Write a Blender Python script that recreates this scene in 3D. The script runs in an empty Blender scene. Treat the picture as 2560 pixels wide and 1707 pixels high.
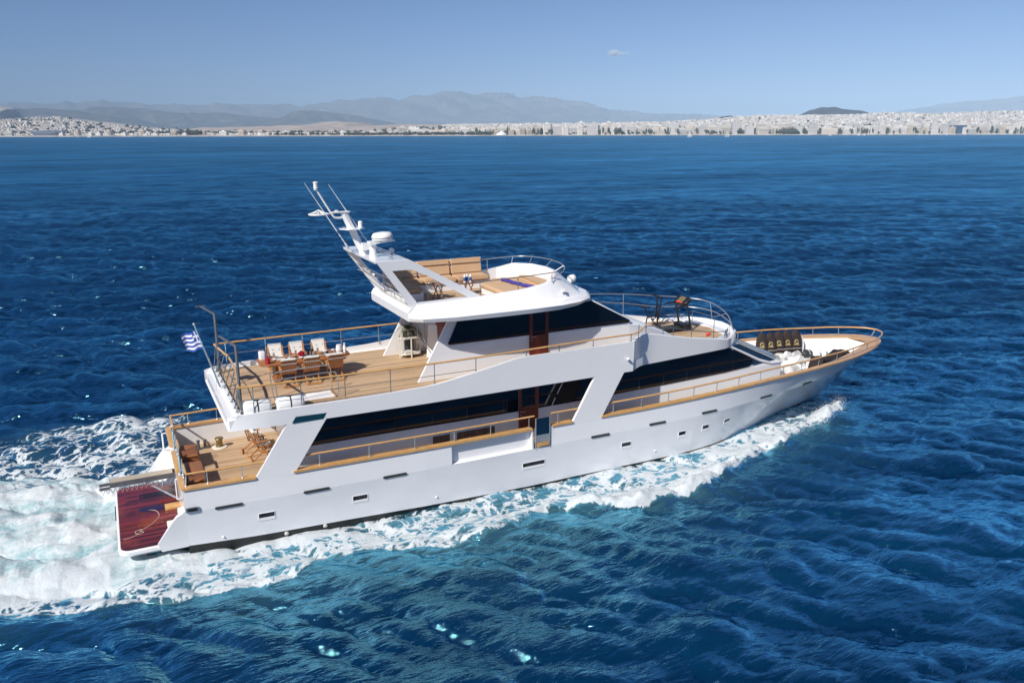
import bpy, bmesh, math, random
import numpy as np
from mathutils import Vector, Matrix
random.seed(7)
rng = np.random.default_rng(11)
R = math.radians
scene = bpy.context.scene
COL = scene.collection

# ---------------------------------------------------------------- camera, sky, sun, exposure
CAM = Vector((-1.253, -28.839, 13.191))
cam = bpy.data.cameras.new('camera')
cam.lens = 28.617; cam.sensor_width = 36.0; cam.sensor_fit = 'HORIZONTAL'
cam.clip_start = 0.5; cam.clip_end = 60000
camo = bpy.data.objects.new('camera', cam); COL.objects.link(camo)
YAW, PITCH, ROLL = 1.10900514, 0.252837614, -0.00231426698   # heading of the boat from the view axis, tilt down, roll
FH = Vector((math.cos(YAW), math.sin(YAW), 0)); RH = Vector((math.sin(YAW), -math.cos(YAW), 0))
_f = (FH*math.cos(PITCH) - Vector((0, 0, math.sin(PITCH)))).normalized()
_u = RH.cross(_f)
_r = (RH*math.cos(ROLL) + _u*math.sin(ROLL)).normalized()
_u = _r.cross(_f)
camo.matrix_world = Matrix(((_r.x, _u.x, -_f.x, CAM.x), (_r.y, _u.y, -_f.y, CAM.y), (_r.z, _u.z, -_f.z, CAM.z), (0, 0, 0, 1)))
scene.camera = camo

SUN = Vector((-1.0, -0.52, 1.0)).normalized()          # towards the sun
EL = math.asin(SUN.z)
world = bpy.data.worlds.new('World'); scene.world = world; world.use_nodes = True
wn = world.node_tree.nodes; wl = world.node_tree.links
bg = wn['Background']
sky = wn.new('ShaderNodeTexSky'); sky.sky_type = 'NISHITA'; sky.sun_disc = False
sky.sun_elevation = EL; sky.sun_rotation = math.atan2(SUN.x, SUN.y)
sky.altitude = 0; sky.air_density = 0.6; sky.dust_density = 0.5; sky.ozone_density = 10.0
wl.new(sky.outputs[0], bg.inputs[0]); bg.inputs[1].default_value = 0.077
sl = bpy.data.lights.new('sun', 'SUN'); sl.energy = 4.5; sl.angle = R(0.5); sl.color = (1.0, 0.95, 0.88)
so = bpy.data.objects.new('sun', sl); COL.objects.link(so)
so.rotation_euler = (-SUN).to_track_quat('-Z', 'Y').to_euler()
vs = scene.view_settings
vs.view_transform = 'Standard'; vs.look = 'None'; vs.exposure = 0.36; vs.gamma = 1.0
scene.cycles.max_bounces = 6; scene.cycles.diffuse_bounces = 3; scene.cycles.glossy_bounces = 3
scene.cycles.transmission_bounces = 4; scene.cycles.volume_bounces = 0
scene.cycles.transparent_max_bounces = 16
scene.cycles.caustics_reflective = False; scene.cycles.caustics_refractive = False

# ---------------------------------------------------------------- node material helpers
def mat(name, color=(.8, .8, .8), rough=.5, metal=0.0, spec=.5, coat=0.0):
    m = bpy.data.materials.new(name); m.use_nodes = True
    b = m.node_tree.nodes['Principled BSDF']
    b.inputs['Base Color'].default_value = (*color, 1); b.inputs['Roughness'].default_value = rough
    b.inputs['Metallic'].default_value = metal; b.inputs['Specular IOR Level'].default_value = spec
    b.inputs['Coat Weight'].default_value = coat
    return m
class NT:
    def __init__(s, m): s.t = m.node_tree; s.n = s.t.nodes; s.l = s.t.links; s.b = s.n.get('Principled BSDF')
    def node(s, typ, ins=None, **kw):
        n = s.n.new(typ)
        for k, v in kw.items(): setattr(n, k, v)
        for k, v in (ins or {}).items():
            if isinstance(v, bpy.types.NodeSocket): s.l.new(v, n.inputs[k])
            else: n.inputs[k].default_value = v
        return n
    def math(s, op, a, b=0.0, c=None, clamp=False):
        n = s.n.new('ShaderNodeMath'); n.operation = op; n.use_clamp = clamp
        for i, v in enumerate((a, b, c)):
            if v is None: continue
            if isinstance(v, bpy.types.NodeSocket): s.l.new(v, n.inputs[i])
            else: n.inputs[i].default_value = v
        return n.outputs[0]
    def mix(s, fac, a, b, typ='MIX'):
        n = s.n.new('ShaderNodeMix'); n.data_type = 'RGBA'; n.blend_type = typ
        for i, v in ((0, fac), (6, a), (7, b)):
            if isinstance(v, bpy.types.NodeSocket): s.l.new(v, n.inputs[i])
            elif i == 0: n.inputs[0].default_value = v
            else: n.inputs[i].default_value = (*v, 1)
        return n.outputs[2]
    def coord(s, kind='Object'): return s.n.new('ShaderNodeTexCoord').outputs[kind]
    def noise(s, vec, scale, detail=3, rough=.5, dist=0.0):
        return s.node('ShaderNodeTexNoise', {'Vector': vec, 'Scale': scale, 'Detail': detail, 'Roughness': rough, 'Distortion': dist}).outputs[0]
    def mapping(s, vec, scale=(1, 1, 1), loc=(0, 0, 0), rot=(0, 0, 0)):
        return s.node('ShaderNodeMapping', {'Vector': vec, 'Scale': scale, 'Location': loc, 'Rotation': rot}).outputs[0]
    def ramp(s, fac, stops):
        n = s.n.new('ShaderNodeValToRGB'); s.l.new(fac, n.inputs[0]); e = n.color_ramp.elements
        while len(e) < len(stops): e.new(.5)
        for i, (p, c) in enumerate(stops): e[i].position = p; e[i].color = (*c, 1)
        return n.outputs[0]
    def bump(s, h, strength=.3, dist=.02):
        n = s.node('ShaderNodeBump', {'Height': h, 'Strength': strength, 'Distance': dist}); s.l.new(n.outputs[0], s.b.inputs['Normal'])
    def set(s, k, v): s.l.new(v, s.b.inputs[k])

def varied(name, c, rough=.5, amt=.12, scale=2.0, **kw):
    """a plain colour with slow and fine procedural variation"""
    m = mat(name, c, rough, **kw); t = NT(m); co = t.coord()
    n = t.math('ADD', t.math('MULTIPLY', t.noise(co, scale, 4), .6), t.math('MULTIPLY', t.noise(co, scale*9, 3), .4))
    lo = tuple(x*(1-amt) for x in c); hi = tuple(min(1, x*(1+amt)) for x in c)
    t.set('Base Color', t.ramp(n, [(.3, lo), (.7, hi)]))
    return m
def planks(name, c, seam, width, axis='Y', rough=.6, amt=.18, spec=.3, seam_w=.08, stain=None, coat=0.0):
    """deck planks running along X (or Y) with dark seams, board to board tone changes and grain"""
    m = mat(name, c, rough, spec=spec, coat=coat); t = NT(m); co = t.coord()
    sep = t.node('ShaderNodeSeparateXYZ', {0: co})
    v = sep.outputs[axis]
    k = t.math('DIVIDE', v, width)
    idn = t.math('FLOOR', k); fr = t.math('FRACT', k)
    wn_ = t.node('ShaderNodeTexWhiteNoise', {'W': idn}, noise_dimensions='1D').outputs[0]
    st = (1.2, 9, 9) if axis == 'Y' else (9, 1.2, 9)
    gr = t.noise(t.mapping(co, st), 2.2, 4)
    big = t.noise(co, .9, 3)
    tone = t.math('ADD', t.math('MULTIPLY', wn_, .35), t.math('ADD', t.math('MULTIPLY', gr, .35), t.math('MULTIPLY', big, .3)))
    lo = tuple(x*(1-amt*1.6) for x in c); hi = tuple(min(1, x*(1+amt)) for x in c)
    colr = t.ramp(tone, [(.25, lo), (.75, hi)])
    if stain: colr = t.mix(t.math('MULTIPLY', t.math('SUBTRACT', t.noise(co, 1.3, 4), .5), 3.0, clamp=True), colr, stain)
    sm = t.math('LESS_THAN', t.math('ABSOLUTE', t.math('SUBTRACT', fr, .5)), .5 - seam_w)
    colr = t.mix(sm, seam, colr)
    t.set('Base Color', colr)
    t.bump(gr, .15, .004)
    return m

M = {}
def gel(name, c=(.80, .80, .80)):
    m = mat(name, c, .22, spec=.5, coat=.5); t = NT(m); co = t.coord()
    n = t.math('ADD', t.math('MULTIPLY', t.noise(co, .35, 4), .5), t.math('MULTIPLY', t.noise(co, 2.5, 4), .5))
    t.set('Base Color', t.ramp(n, [(.3, tuple(x*.965 for x in c)), (.7, c)]))
    t.set('Roughness', t.math('MULTIPLY_ADD', n, .16, .14))
    t.bump(t.noise(co, .8, 2), .05, .05)
    return m
M['gel'] = gel('white_gelcoat', (.87, .87, .87)); M['hull'] = gel('hull_paint', (.85, .86, .87))
M['bottom'] = varied('black_bottom_paint', (.012, .014, .013), .45, .4, 1.5)
M['deck'] = planks('weathered_teak_deck', (.54, .375, .23), (.17, .11, .065), .15, 'Y', .62, .20, seam_w=.05)
M['deckx'] = planks('weathered_teak_trim', (.54, .375, .23), (.16, .09, .05), .085, 'X', .62, .16)
M['cap'] = varied('varnished_teak', (.60, .34, .125), .32, .22, 3.0, coat=.4)
M['mahog'] = planks('wet_mahogany', (.17, .020, .022), (.05, .008, .014), .13, 'Y', .22, .5, spec=.5, seam_w=.06, stain=(.30, .06, .015), coat=.4)
M['door'] = planks('door_mahogany', (.20, .032, .014), (.19, .03, .013), .21, 'X', .35, .25, coat=.3)
M['teakf'] = varied('furniture_teak', (.30, .115, .04), .42, .28, 6.0)
M['teakl'] = varied('golden_furniture_teak', (.50, .22, .07), .42, .25, 6.0)
M['glass'] = mat('dark_tinted_glass', (.003, .005, .010), .04, spec=.5)
M['bglass'] = mat('blue_tinted_glass', (.005, .022, .05), .05, spec=.6)
M['tglass'] = mat('teal_glass', (.008, .05, .075), .10, spec=.5)
M['steel'] = varied('polished_steel', (.50, .50, .50), .3, .12, 4.0, metal=.7)
M['dsteel'] = varied('dull_steel', (.16, .16, .17), .45, .25, 4.0, metal=.5)
M['black'] = varied('black_plastic', (.012, .012, .014), .4, .4, 6.0)
M['rubber'] = varied('dark_rubber', (.035, .036, .034), .55, .3, 5.0)
M['beige'] = varied('beige_upholstery', (.58, .385, .225), .7, .07, 2.5)
M['cush'] = varied('white_cushion_fabric', (.78, .755, .70), .8, .06, 4.0)
M['wplast'] = varied('white_plastic', (.80, .80, .79), .35, .05, 3.0)
M['cream'] = varied('cream_paint', (.72, .69, .60), .5, .06, 3.0)
M['soft'] = varied('white_canvas', (.56, .55, .53), .8, .12, 3.0)
M['brownpad'] = varied('dark_brown_canvas', (.022, .012, .010), .75, .35, 5.0)
M['gold'] = varied('gold_print', (.36, .28, .12), .5, .12, 9.0)
M['towel'] = varied('purple_towelling', (.05, .035, .26), .85, .45, 8.0)
M['red'] = varied('red_glass', (.36, .01, .018), .25, .3, 6.0)
M['orange'] = varied('red_plastic', (.75, .07, .03), .45, .1, 6.0)
M['green'] = varied('palm_leaf', (.075, .085, .035), .5, .45, 7.0)
M['pot'] = varied('dark_pot', (.03, .03, .03), .5, .3, 5.0)
M['brass'] = varied('dull_brass', (.30, .22, .10), .4, .3, 6.0, metal=.7)
M['vent'] = planks('brown_louvre', (.20, .135, .095), (.04, .03, .025), .07, 'X', .6, .2, seam_w=.17)
M['rope'] = varied('pale_rope', (.60, .50, .42), .8, .2, 20.0)
M['food'] = varied('bread_crust', (.48, .25, .10), .7, .35, 18.0)
M['bluebag'] = varied('blue_printed_plastic', (.04, .12, .36), .35, .5, 9.0)

# ---------------------------------------------------------------- mesh builder
class MB:
    def __init__(s): s.v = []; s.f = []; s.uv = None
    def add(s, vs, fs):
        o = len(s.v); s.v += [tuple(p) for p in vs]; s.f += [tuple(i+o for i in f) for f in fs]; return s
    def box(s, x0, x1, y0, y1, z0, z1):
        return s.add([(x0, y0, z0), (x1, y0, z0), (x1, y1, z0), (x0, y1, z0), (x0, y0, z1), (x1, y0, z1), (x1, y1, z1), (x0, y1, z1)],
                     [(3, 2, 1, 0), (4, 5, 6, 7), (0, 1, 5, 4), (1, 2, 6, 5), (2, 3, 7, 6), (3, 0, 4, 7)])
    def obox(s, c, sx, sy, sz, rot=None):
        """box of given size centred on c, turned by a Matrix"""
        vs = [Vector((a*sx/2, b*sy/2, d*sz/2)) for d in (-1, 1) for a, b in ((-1, -1), (1, -1), (1, 1), (-1, 1))]
        if rot is not None: vs = [rot @ v for v in vs]
        return s.add([v+Vector(c) for v in vs], [(3, 2, 1, 0), (4, 5, 6, 7), (0, 1, 5, 4), (1, 2, 6, 5), (2, 3, 7, 6), (3, 0, 4, 7)])
    def rbox(s, x0, x1, y0, y1, z0, z1, r=.04, n=3):
        """box with rounded vertical corners and softened top edge"""
        pts = []
        for cx, cy, a0 in ((x1-r, y1-r, 0), (x0+r, y1-r, 90), (x0+r, y0+r, 180), (x1-r, y0+r, 270)):
            for i in range(n+1):
                a = R(a0+90*i/n); pts.append((cx, cy, math.cos(a), math.sin(a)))
        e = min(r*.5, (z1-z0)*.3)
        rings = [[(cx+r*ca, cy+r*sa, z0) for cx, cy, ca, sa in pts], [(cx+r*ca, cy+r*sa, z1-e) for cx, cy, ca, sa in pts],
                 [(cx+(r-e*.35)*ca, cy+(r-e*.35)*sa, z1-e*.3) for cx, cy, ca, sa in pts], [(cx+(r-e)*ca, cy+(r-e)*sa, z1) for cx, cy, ca, sa in pts]]
        return s.rings(rings, True, True)
    def rings(s, rings, cap0=False, cap1=False, closed=True):
        n = len(rings[0]); o = len(s.v)
        for r in rings: s.v += [tuple(p) for p in r]
        m = n if closed else n-1
        for k in range(len(rings)-1):
            for i in range(m):
                j = (i+1) % n
                s.f.append((o+k*n+i, o+k*n+j, o+(k+1)*n+j, o+(k+1)*n+i))
        if cap0: s.f.append(tuple(o+i for i in reversed(range(n))))
        if cap1: s.f.append(tuple(o+(len(rings)-1)*n+i for i in range(n)))
        return s
    def prism(s, poly, axis, a, b):
        """polygon in the two other axes, extruded along axis from a to b"""
        def P(p, t):
            if axis == 'Y': return (p[0], t, p[1])
            if axis == 'Z': return (p[0], p[1], t)
            return (t, p[0], p[1])
        n = len(poly)
        vs = [P(p, a) for p in poly]+[P(p, b) for p in poly]
        fs = [tuple(range(n)), tuple(reversed(range(n, 2*n)))]+[(i, i+n, (i+1) % n+n, (i+1) % n) for i in range(n)]
        return s.add(vs, fs)
    def tube(s, path, r, n=8, caps=True, closed=False):
        path = [Vector(p) for p in path]; rs = r if isinstance(r, (list, tuple)) else [r]*len(path)
        N = len(path); rings = []; up = None
        for i in range(N):
            if closed: d = (path[(i+1) % N]-path[i-1]).normalized()
            else:
                a = path[max(i-1, 0)]; b = path[min(i+1, N-1)]; d = (b-a).normalized()
            if up is None:
                up = Vector((0, 0, 1)) if abs(d.z) < .9 else Vector((1, 0, 0))
            side = d.cross(up).normalized(); u2 = side.cross(d).normalized(); up = u2
            rings.append([path[i]+(side*math.cos(2*math.pi*k/n)+u2*math.sin(2*math.pi*k/n))*rs[i] for k in range(n)])
        if closed: rings.append(rings[0])
        return s.rings(rings, caps and not closed, caps and not closed)
    def lathe(s, prof, c=(0, 0, 0), n=16, rot=None):
        rings = []
        for r_, z in prof:
            ring = [Vector((r_*math.cos(2*math.pi*k/n), r_*math.sin(2*math.pi*k/n), z)) for k in range(n)]
            if rot is not None: ring = [rot @ p for p in ring]
            rings.append([p+Vector(c) for p in ring])
        return s.rings(rings, True, True)
    def ball(s, c, rx, ry=None, rz=None, n=10, m=6, rot=None):
        ry = ry or rx; rz = rz or rx; rings = []
        for i in range(m+1):
            t = math.pi*(.02+.96*i/m); ring = []
            for k in range(n):
                a = 2*math.pi*k/n
                p = Vector((rx*math.sin(t)*math.cos(a), ry*math.sin(t)*math.sin(a), -rz*math.cos(t)))
                ring.append((rot @ p if rot else p)+Vector(c))
            rings.append(ring)
        return s.rings(rings, True, True)
    def mirror(s):
        """adds the mirror image across the centre line"""
        o = len(s.v); fs = list(s.f)
        s.v += [(x, -y, z) for x, y, z in s.v]; s.f += [tuple(i+o for i in reversed(f)) for f in fs]; return s
    def build(s, name, m, parent=None, ang=32, bevel=0.0):
        me = bpy.data.meshes.new(name); me.from_pydata(s.v, [], s.f); me.update()
        bm = bmesh.new(); bm.from_mesh(me); bmesh.ops.recalc_face_normals(bm, faces=bm.faces)
        if bevel: bmesh.ops.bevel(bm, geom=[e for e in bm.edges if len(e.link_faces) == 2 and e.calc_face_angle(0) > .6], offset=bevel, segments=2, affect='EDGES', clamp_overlap=True)
        bm.to_mesh(me); bm.free()
        me.polygons.foreach_set('use_smooth', [True]*len(me.polygons)); me.set_sharp_from_angle(angle=R(ang))
        me.materials.append(M[m] if isinstance(m, str) else m)
        o = bpy.data.objects.new(name, me); COL.objects.link(o)
        if parent: o.parent = parent
        return o
def tag(o, label=None, cat=None, group=None, kind=None):
    for k, v in (('label', label), ('category', cat), ('group', group), ('kind', kind)):
        if v: o[k] = v
    return o
def empty(name, loc, label, cat, group=None, rz=0):
    o = bpy.data.objects.new(name, None); COL.objects.link(o); o.location = loc; o.rotation_euler = (0, 0, rz); o.empty_display_size = .3
    return tag(o, label, cat, group)
def copy_tree(o, parent=None):
    c = o.copy(); COL.objects.link(c)
    if parent: c.parent = parent
    for ch in [x for x in KIDS(o)]: copy_tree(ch, c)
    return c
def KIDS(o): return [x for x in bpy.data.objects if x.parent == o]
# ================================================================ the motor yacht (x forward, y to port, z up, metres)
WX = [-2, 0, 3.4, 8, 15, 20, 22, 24, 26, 27, 28, 29.4, 30.6, 32, 33, 33.8, 34.3, 34.5]
WY = [3.0, 3.12, 3.25, 3.34, 3.3, 3.3, 3.25, 3.12, 3.0, 2.92, 2.78, 2.55, 2.27, 1.83, 1.42, .95, .5, 0]
def W(x): return float(np.interp(x, WX, WY))
def sstep(t): t = min(1, max(0, t)); return t*t*(3-2*t)
def ZS(x): return 2.30 + .27*sstep((x-16)/13)
XEND = {'g': 34.5, 'c': 33.35, 'm': 32.3, 'b': 30.75, 'k': 28.6}
def lev(l, u):
    """hull point at level l and station u (station = x for u<20)"""
    xe = XEND[l]; x = u if u <= 20 else 20+(u-20)*(xe-20)/14.5
    t = min(1, max(0, (u-17)/17.5)); wg = W(u)
    if l == 'g': return x, wg, ZS(u)
    if l == 'c': y = wg*(1-.45*sstep(t*1.6)) + .45*sstep(t*1.6)*3.3*(1-t**1.9); return x, y+.03*(1-t), 1.53+.22*sstep((u-17)/14)
    if l == 'm':
        s_ = sstep(t*1.4); y = wg*(1-s_) + s_*3.15*(1-t**1.7); return x, y-.03*(1-t), .92-.05*t
    if l == 'b':
        s_ = sstep(t*1.3); y = wg*(1-s_) + s_*2.95*(1-t**1.35); z = float(np.interp(u, [-2, 0, 2, 5, 8, 12, 36], [.38, .33, .23, .16, .07, -.03, -.06])); return x, y-.10*(1-t), z
    s_ = sstep(t*1.3); y = wg*(1-s_) + s_*2.6*(1-t**1.1); return x, y-.45*(1-t), -.95
def hull_at(x, z):
    """outer half breadth of the hull at (x, z)"""
    ls = [lev(l, x if x <= 20 else 20+(x-20)*14.5/(XEND[l]-20)) for l in 'gcmbk' if x < XEND[l]]
    ls.sort(key=lambda p: p[2])
    return float(np.interp(z, [p[2] for p in ls], [p[1] for p in ls]))
Y = empty('motor_yacht', (0, 0, 0), 'large white motor yacht with teak rails crossing the blue sea', 'yacht')
US = [0, .4, 1, 2, 3, 4, 5, 6, 7, 8, 9.0, 10, 11, 12.33, 13.12, 14, 15, 16, 17, 18, 19, 20, 21, 22, 23, 24, 25, 26, 27, 27.6, 28.2, 28.8, 29.4, 30, 30.6, 31.2, 31.8, 32.3, 32.8, 33.2, 33.6, 33.9, 34.15, 34.35, 34.45, 34.5]
def strip(l0, l1, us, skip=None):
    mb = MB()
    for s in (1, -1):
        for a, b in zip(us[:-1], us[1:]):
            if skip and s == -1 and skip(a): continue
            p = [lev(l0, a), lev(l0, b), lev(l1, b), lev(l1, a)]
            mb.add([(q[0], s*q[1], q[2]) for q in p], [(0, 1, 2, 3) if s == 1 else (3, 2, 1, 0)])
    return mb
def weld(o, d=.002):
    bm = bmesh.new(); bm.from_mesh(o.data); bmesh.ops.remove_doubles(bm, verts=bm.verts, dist=d); bm.normal_update()
    bm.to_mesh(o.data); bm.free(); o.data.set_sharp_from_angle(angle=R(30)); return o
# topsides: upper strake (open at the boarding recess), lower strake, bottom paint, transom
up_ = strip('g', 'c', US, lambda a: 9.0 <= a < 13.1)
lo_ = strip('c', 'm', US); m2 = strip('m', 'b', US)
hull = MB(); hull.add(up_.v, up_.f)
o = weld(hull.build('topside', 'hull', Y))
lo = MB(); lo.add(lo_.v, lo_.f); lo.add(m2.v, m2.f)
o = weld(lo.build('hull', 'hull', Y))
bt = strip('b', 'k', US); o = weld(bt.build('bottom_paint', 'bottom', Y))
mb = MB()   # transom with the gate openings left as panels below the cap
mb.box(-.02, .06, -3.0, 3.0, .35, 1.5); mb.box(-.02, .06, -3.10, 3.10, 1.5, 2.27)
mb.build('transom', 'gel', Y)
# stern quarters running down to the swim platform, with steps inside them
zr = [.31, .60, .92, 1.10, 1.28, 1.44, 1.52, 1.60]; xa_ = [-.80, -.90, -.67, -.54, -.41, -.26, -.10, -.01]
for s in (1, -1):
    mb = MB(); mb.rings([[(x, s*hull_at(.0, max(z, .34)), z), (.0, s*hull_at(.0, max(z, .34)), z), (.0, s*2.98, z), (x, s*2.98, z)] for z, x in zip(zr, xa_)], True, True)
    mb.build('stern_quarter', 'gel', Y, ang=40)
    mb = MB(); mb.prism([(.0, 1.42), (-.2, 1.36), (-.2, 1.0), (-.55, 1.0), (-.55, .5), (.0, .5)], 'Y', s*2.28, s*2.98); mb.build('quarter_steps', 'gel', Y, bevel=.02)
    for x0, x1, z in ((-.53, -.24, 1.0), (-.19, -.02, 1.40)): MB().rbox(x0, x1, s*2.65-.28, s*2.65+.28, z+.001, z+.03, .05).build('step_pad', 'cream', Y)
def rrect(x0, x1, y0, y1, r, n=6):
    pts = []
    for cx, cy, a0 in ((x1-r, y1-r, 0), (x0+r, y1-r, 90), (x0+r, y0+r, 180), (x1-r, y0+r, 270)):
        pts += [(cx+r*math.cos(R(a0+90*i/n)), cy+r*math.sin(R(a0+90*i/n))) for i in range(n+1)]
    return pts
def ring3(pl, z): return [(x, y, z) for x, y in pl]
mb = MB(); mb.rings([ring3(rrect(-1.95, .0, -2.88, 2.2, .28), .30), ring3(rrect(-2.03, .0, -3.0, 2.28, .32), .40), ring3(rrect(-2.03, .0, -3.0, 2.28, .32), .50), ring3(rrect(-1.99, -.0, -2.96, 2.24, .3), .535)], True, True)
plat = mb.build('swim_platform', 'gel', Y)
mb = MB(); mb.rings([ring3(rrect(-1.96, -.03, -2.93, 2.21, .28), .536), ring3(rrect(-1.96, -.03, -2.93, 2.21, .28), .556)], True, True)
mb.build('mahogany_deck', 'mahog', plat)
mb = MB(); mb.box(-2.07, -2.035, -.2, .9, .40, .46); mb.build('rubber_strip', 'rubber', plat)
# recess in the starboard side with its ledge, and the boarding gate opening
mb = MB(); N = [9.0, 10, 11, 12.33]
mb.rings([[(x, -(W(x)-.17), 2.30), (x, -(W(x)-.17), 1.56)] for x in N], closed=False)
mb.rings([[(x, -(W(x)-.17), 1.56), (x, -(W(x)+.025), 1.52)] for x in N], closed=False)
for x in (9.0, 12.33): mb.add([(x, -W(x), 2.30), (x, -(W(x)-.17), 2.30), (x, -(W(x)-.17), 1.56), (x, -(W(x)+.025), 1.52)], [(0, 1, 2, 3)])
mb.build('side_recess', 'gel', Y)
mb = MB()
for x0, x1 in ((12.27, 12.33), (13.12, 13.18)): mb.prism([(-3.33, 1.5), (-2.95, 1.5), (-2.95, 2.3), (-3.33, 2.3)], 'X', x0, x1)
mb.box(12.33, 13.12, -3.32, -2.95, 1.42, 1.49)
mb.build('gate_jamb', 'gel', Y)
# inner faces of the bulwarks, cockpit sole, side decks, foredeck
mb = MB()
us = [0.06]+US[1:]
for s in (1, -1):
    inner = [(lev('g', u)[0], s*max(0, W(u)-(.16 if u < 27 else .16+.5*sstep((u-27)/6))), ZS(u)-.02) for u in us if u < 33.6]
    low = []
    for p in inner:
        x = p[0]-(0 if p[0] < 26 else .6*sstep((p[0]-26)/7)); low.append((x, s*min(abs(p[1]), hull_at(x, 1.62)-.16), 1.45 if x < 24.4 else 1.62))
    for i in range(len(inner)-1):
        if s == -1 and 12.2 < inner[i][0] < 13: continue
        mb.add([inner[i], inner[i+1], low[i+1], low[i]], [(0, 1, 2, 3)])
a, b = inner[-1], low[-1]
mb.add([a, (a[0], -a[1], a[2]), (b[0], -b[1], b[2]), b], [(0, 1, 2, 3)])
o = weld(mb.build('bulwark_lining', 'gel', Y))
mb = MB(); mb.prism([(.06, -3.0), (4.0, -3.1), (4.0, 3.1), (.06, 3.0)], 'Z', 1.38, 1.50); mb.build('cockpit_deck', 'deck', Y)
mb = MB()
for s in (1, -1): mb.prism([(4.0, s*2.1), (24.6, s*2.1)]+[(x, s*(hull_at(x, 1.45)-.14)) for x in (24.6, 23.5, 22, 20, 4)], 'Z', 1.38, 1.50)
mb.build('side_deck', 'deck', Y)
fd = [(x, -(hull_at(x, 1.55)-.12)) for x in (24.4, 25.5, 26.5, 27.5, 28.5, 29.5, 30.3, 31, 31.6, 32.1, 32.5)]
mb = MB(); mb.prism(fd+[(x, -y) for x, y in fd[::-1]], 'Z', 1.55, 1.66); mb.build('foredeck', 'gel', Y)
# teak cap on the bulwark, in lengths between the pillars and the gate; widening to a platform at the bow
def cap(us, s, name='gunwale_cap'):
    mb = MB(); rings = []
    for u in us:
        x, y, z = lev('g', u); wi = .20 + (.42*sstep((u-27.5)/5) if u > 27.5 else 0)
        yo = y+.05; yi = max(0, y-wi)
        if u > 33.4: yi = 0
        rings.append([(x+(.05 if u > 33.8 else 0), s*yo, z-.02), (x+(.05 if u > 33.8 else 0), s*yo, z+.05), (x, s*yi, z+.05), (x, s*yi, z-.02)])
    mb.rings(rings, True, True); return mb.build(name, 'cap', Y)
def fine(a, b, step=.6):
    n = max(2, int((b-a)/step)); return [a+(b-a)*i/n for i in range(n+1)]
bow_us = fine(15.36, 28)+fine(28.3, 34.5, .25)
cap(fine(-.02, 2.2), -1); cap(fine(3.40, 12.30), -1); cap(fine(13.14, 14.06), -1); cap(bow_us, -1)
cap(fine(-.02, 2.2), 1); cap(fine(3.40, 14.06), 1); cap(bow_us, 1)
for y0, y1 in ((-3.05, -1.95), (-1.55, .45), (.95, 3.05)): MB().rbox(-.09, .13, y0, y1, 2.27, 2.345, .04).build('stern_cap', 'cap', Y)
# handrails and their stanchions
def stanchion(p, q_, parent=Y, r=.018, m='steel', base=True):
    mb = MB(); mb.tube([p, q_], r, 6)
    if base: mb.lathe([(r*2.2, 0), (r*2.2, .015), (r*1.1, .04)], p, 8)
    return mb.build('stanchion', m, parent)
def rail_pt(u, s, h=.43, inset=.09):
    x, y, z = lev('g', u); k = 1 if u < 33 else .0
    return (x+(.12*sstep((u-32)/2.4)), s*max(0, y-inset*(1 if u < 32 else 0)), z+.05+h*(1 if u < 24 else 1-.12*sstep((u-24)/10)))
def handrail(us, s, name='handrail', rr=.036):
    mb = MB(); mb.tube([rail_pt(u, s) for u in us], rr, 8); return mb.build(name, 'cap', Y)
for s in (-1, 1):
    handrail(fine(.1, 2.6), s)
    if s == -1: handrail(fine(3.75, 12.42), s); handrail(fine(13.15, 14.35), s)
    else: handrail(fine(3.75, 14.35), s)
    for u in (.75, 1.8, 4.3, 6.0, 7.65, 9.15, 10.6, 12.2, 13.45) + (() if s == -1 else (.15,)):
        if u < 2.5 or 3.4 < u: stanchion((lev('g', u)[0], s*(W(u)-.09), ZS(u)+.05), rail_pt(u, s))
    for u in (16.0, 17.35, 18.7, 20.0, 21.25, 22.5, 23.8, 25.2, 26.4, 27.6, 29.0, 30.4, 31.9, 33.2):
        x, y, z = lev('g', u); stanchion((x, s*(y-.12), z+.05), rail_pt(u, s))
mb = MB(); pth = [rail_pt(u, -1) for u in fine(15.66, 33.2)+fine(33.5, 34.5, .2)]; pth += [(x, -y, z) for x, y, z in pth[-2::-1]]
mb.tube(pth, .040, 8); mb.build('bow_handrail', 'cap', Y)
stanchion((34.25, 0, ZS(34)+.05), (34.5, 0, ZS(34)+.42), r=.03)
for y0, y1 in ((1.72, 3.02), (.32, -.42), (-2.1, -3.02)): MB().tube([(.14, y0, 2.74), (.14, y1, 2.74)], .036, 8).build('stern_handrail', 'cap', Y)
for y in (2.95, 1.85, .95, .45, .0, -.4, -1.55, -1.95, -2.2, -2.95): stanchion((.1, y, 2.34), (.14, y, 2.74), r=.022)
for y in (.62, .80, -1.68, -1.82): stanchion((.04, y, 1.9), (.06, y, 2.95), r=.028)
mb = MB()
for y, z0, z1 in ((3.0, 1.5, 2.15),):
    mb.tube([(-.03, y-.05, z1), (-.22, y-.02, z1), (-.22, y-.02, z0), (-.03, y-.05, z0)], .03, 8)
mb.build('grab_handle', 'wplast', Y)

# ---------------------------------------------------------------- main deckhouse
WALL = 2.13
def house_ring(z, k):
    """plan of the main house at height z; k=0 base, 1 top of the windscreen"""
    h = [(3.85, WALL), (22.6, WALL), (24.3+(-1.6)*k, WALL-.03*k), (26.15-2.65*k, 1.85-.12*k), (26.7-2.75*k, 1.1-.05*k), (26.9-2.8*k, 0)]
    return [(x, -y, z) for x, y in h]+[(x, y, z) for x, y in h[-2::-1]]
mb = MB(); mb.rings([house_ring(1.45, 0), house_ring(2.82, 0), house_ring(3.99, 1)], False, True)
house = mb.build('main_deckhouse', 'gel', Y, ang=20)
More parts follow.
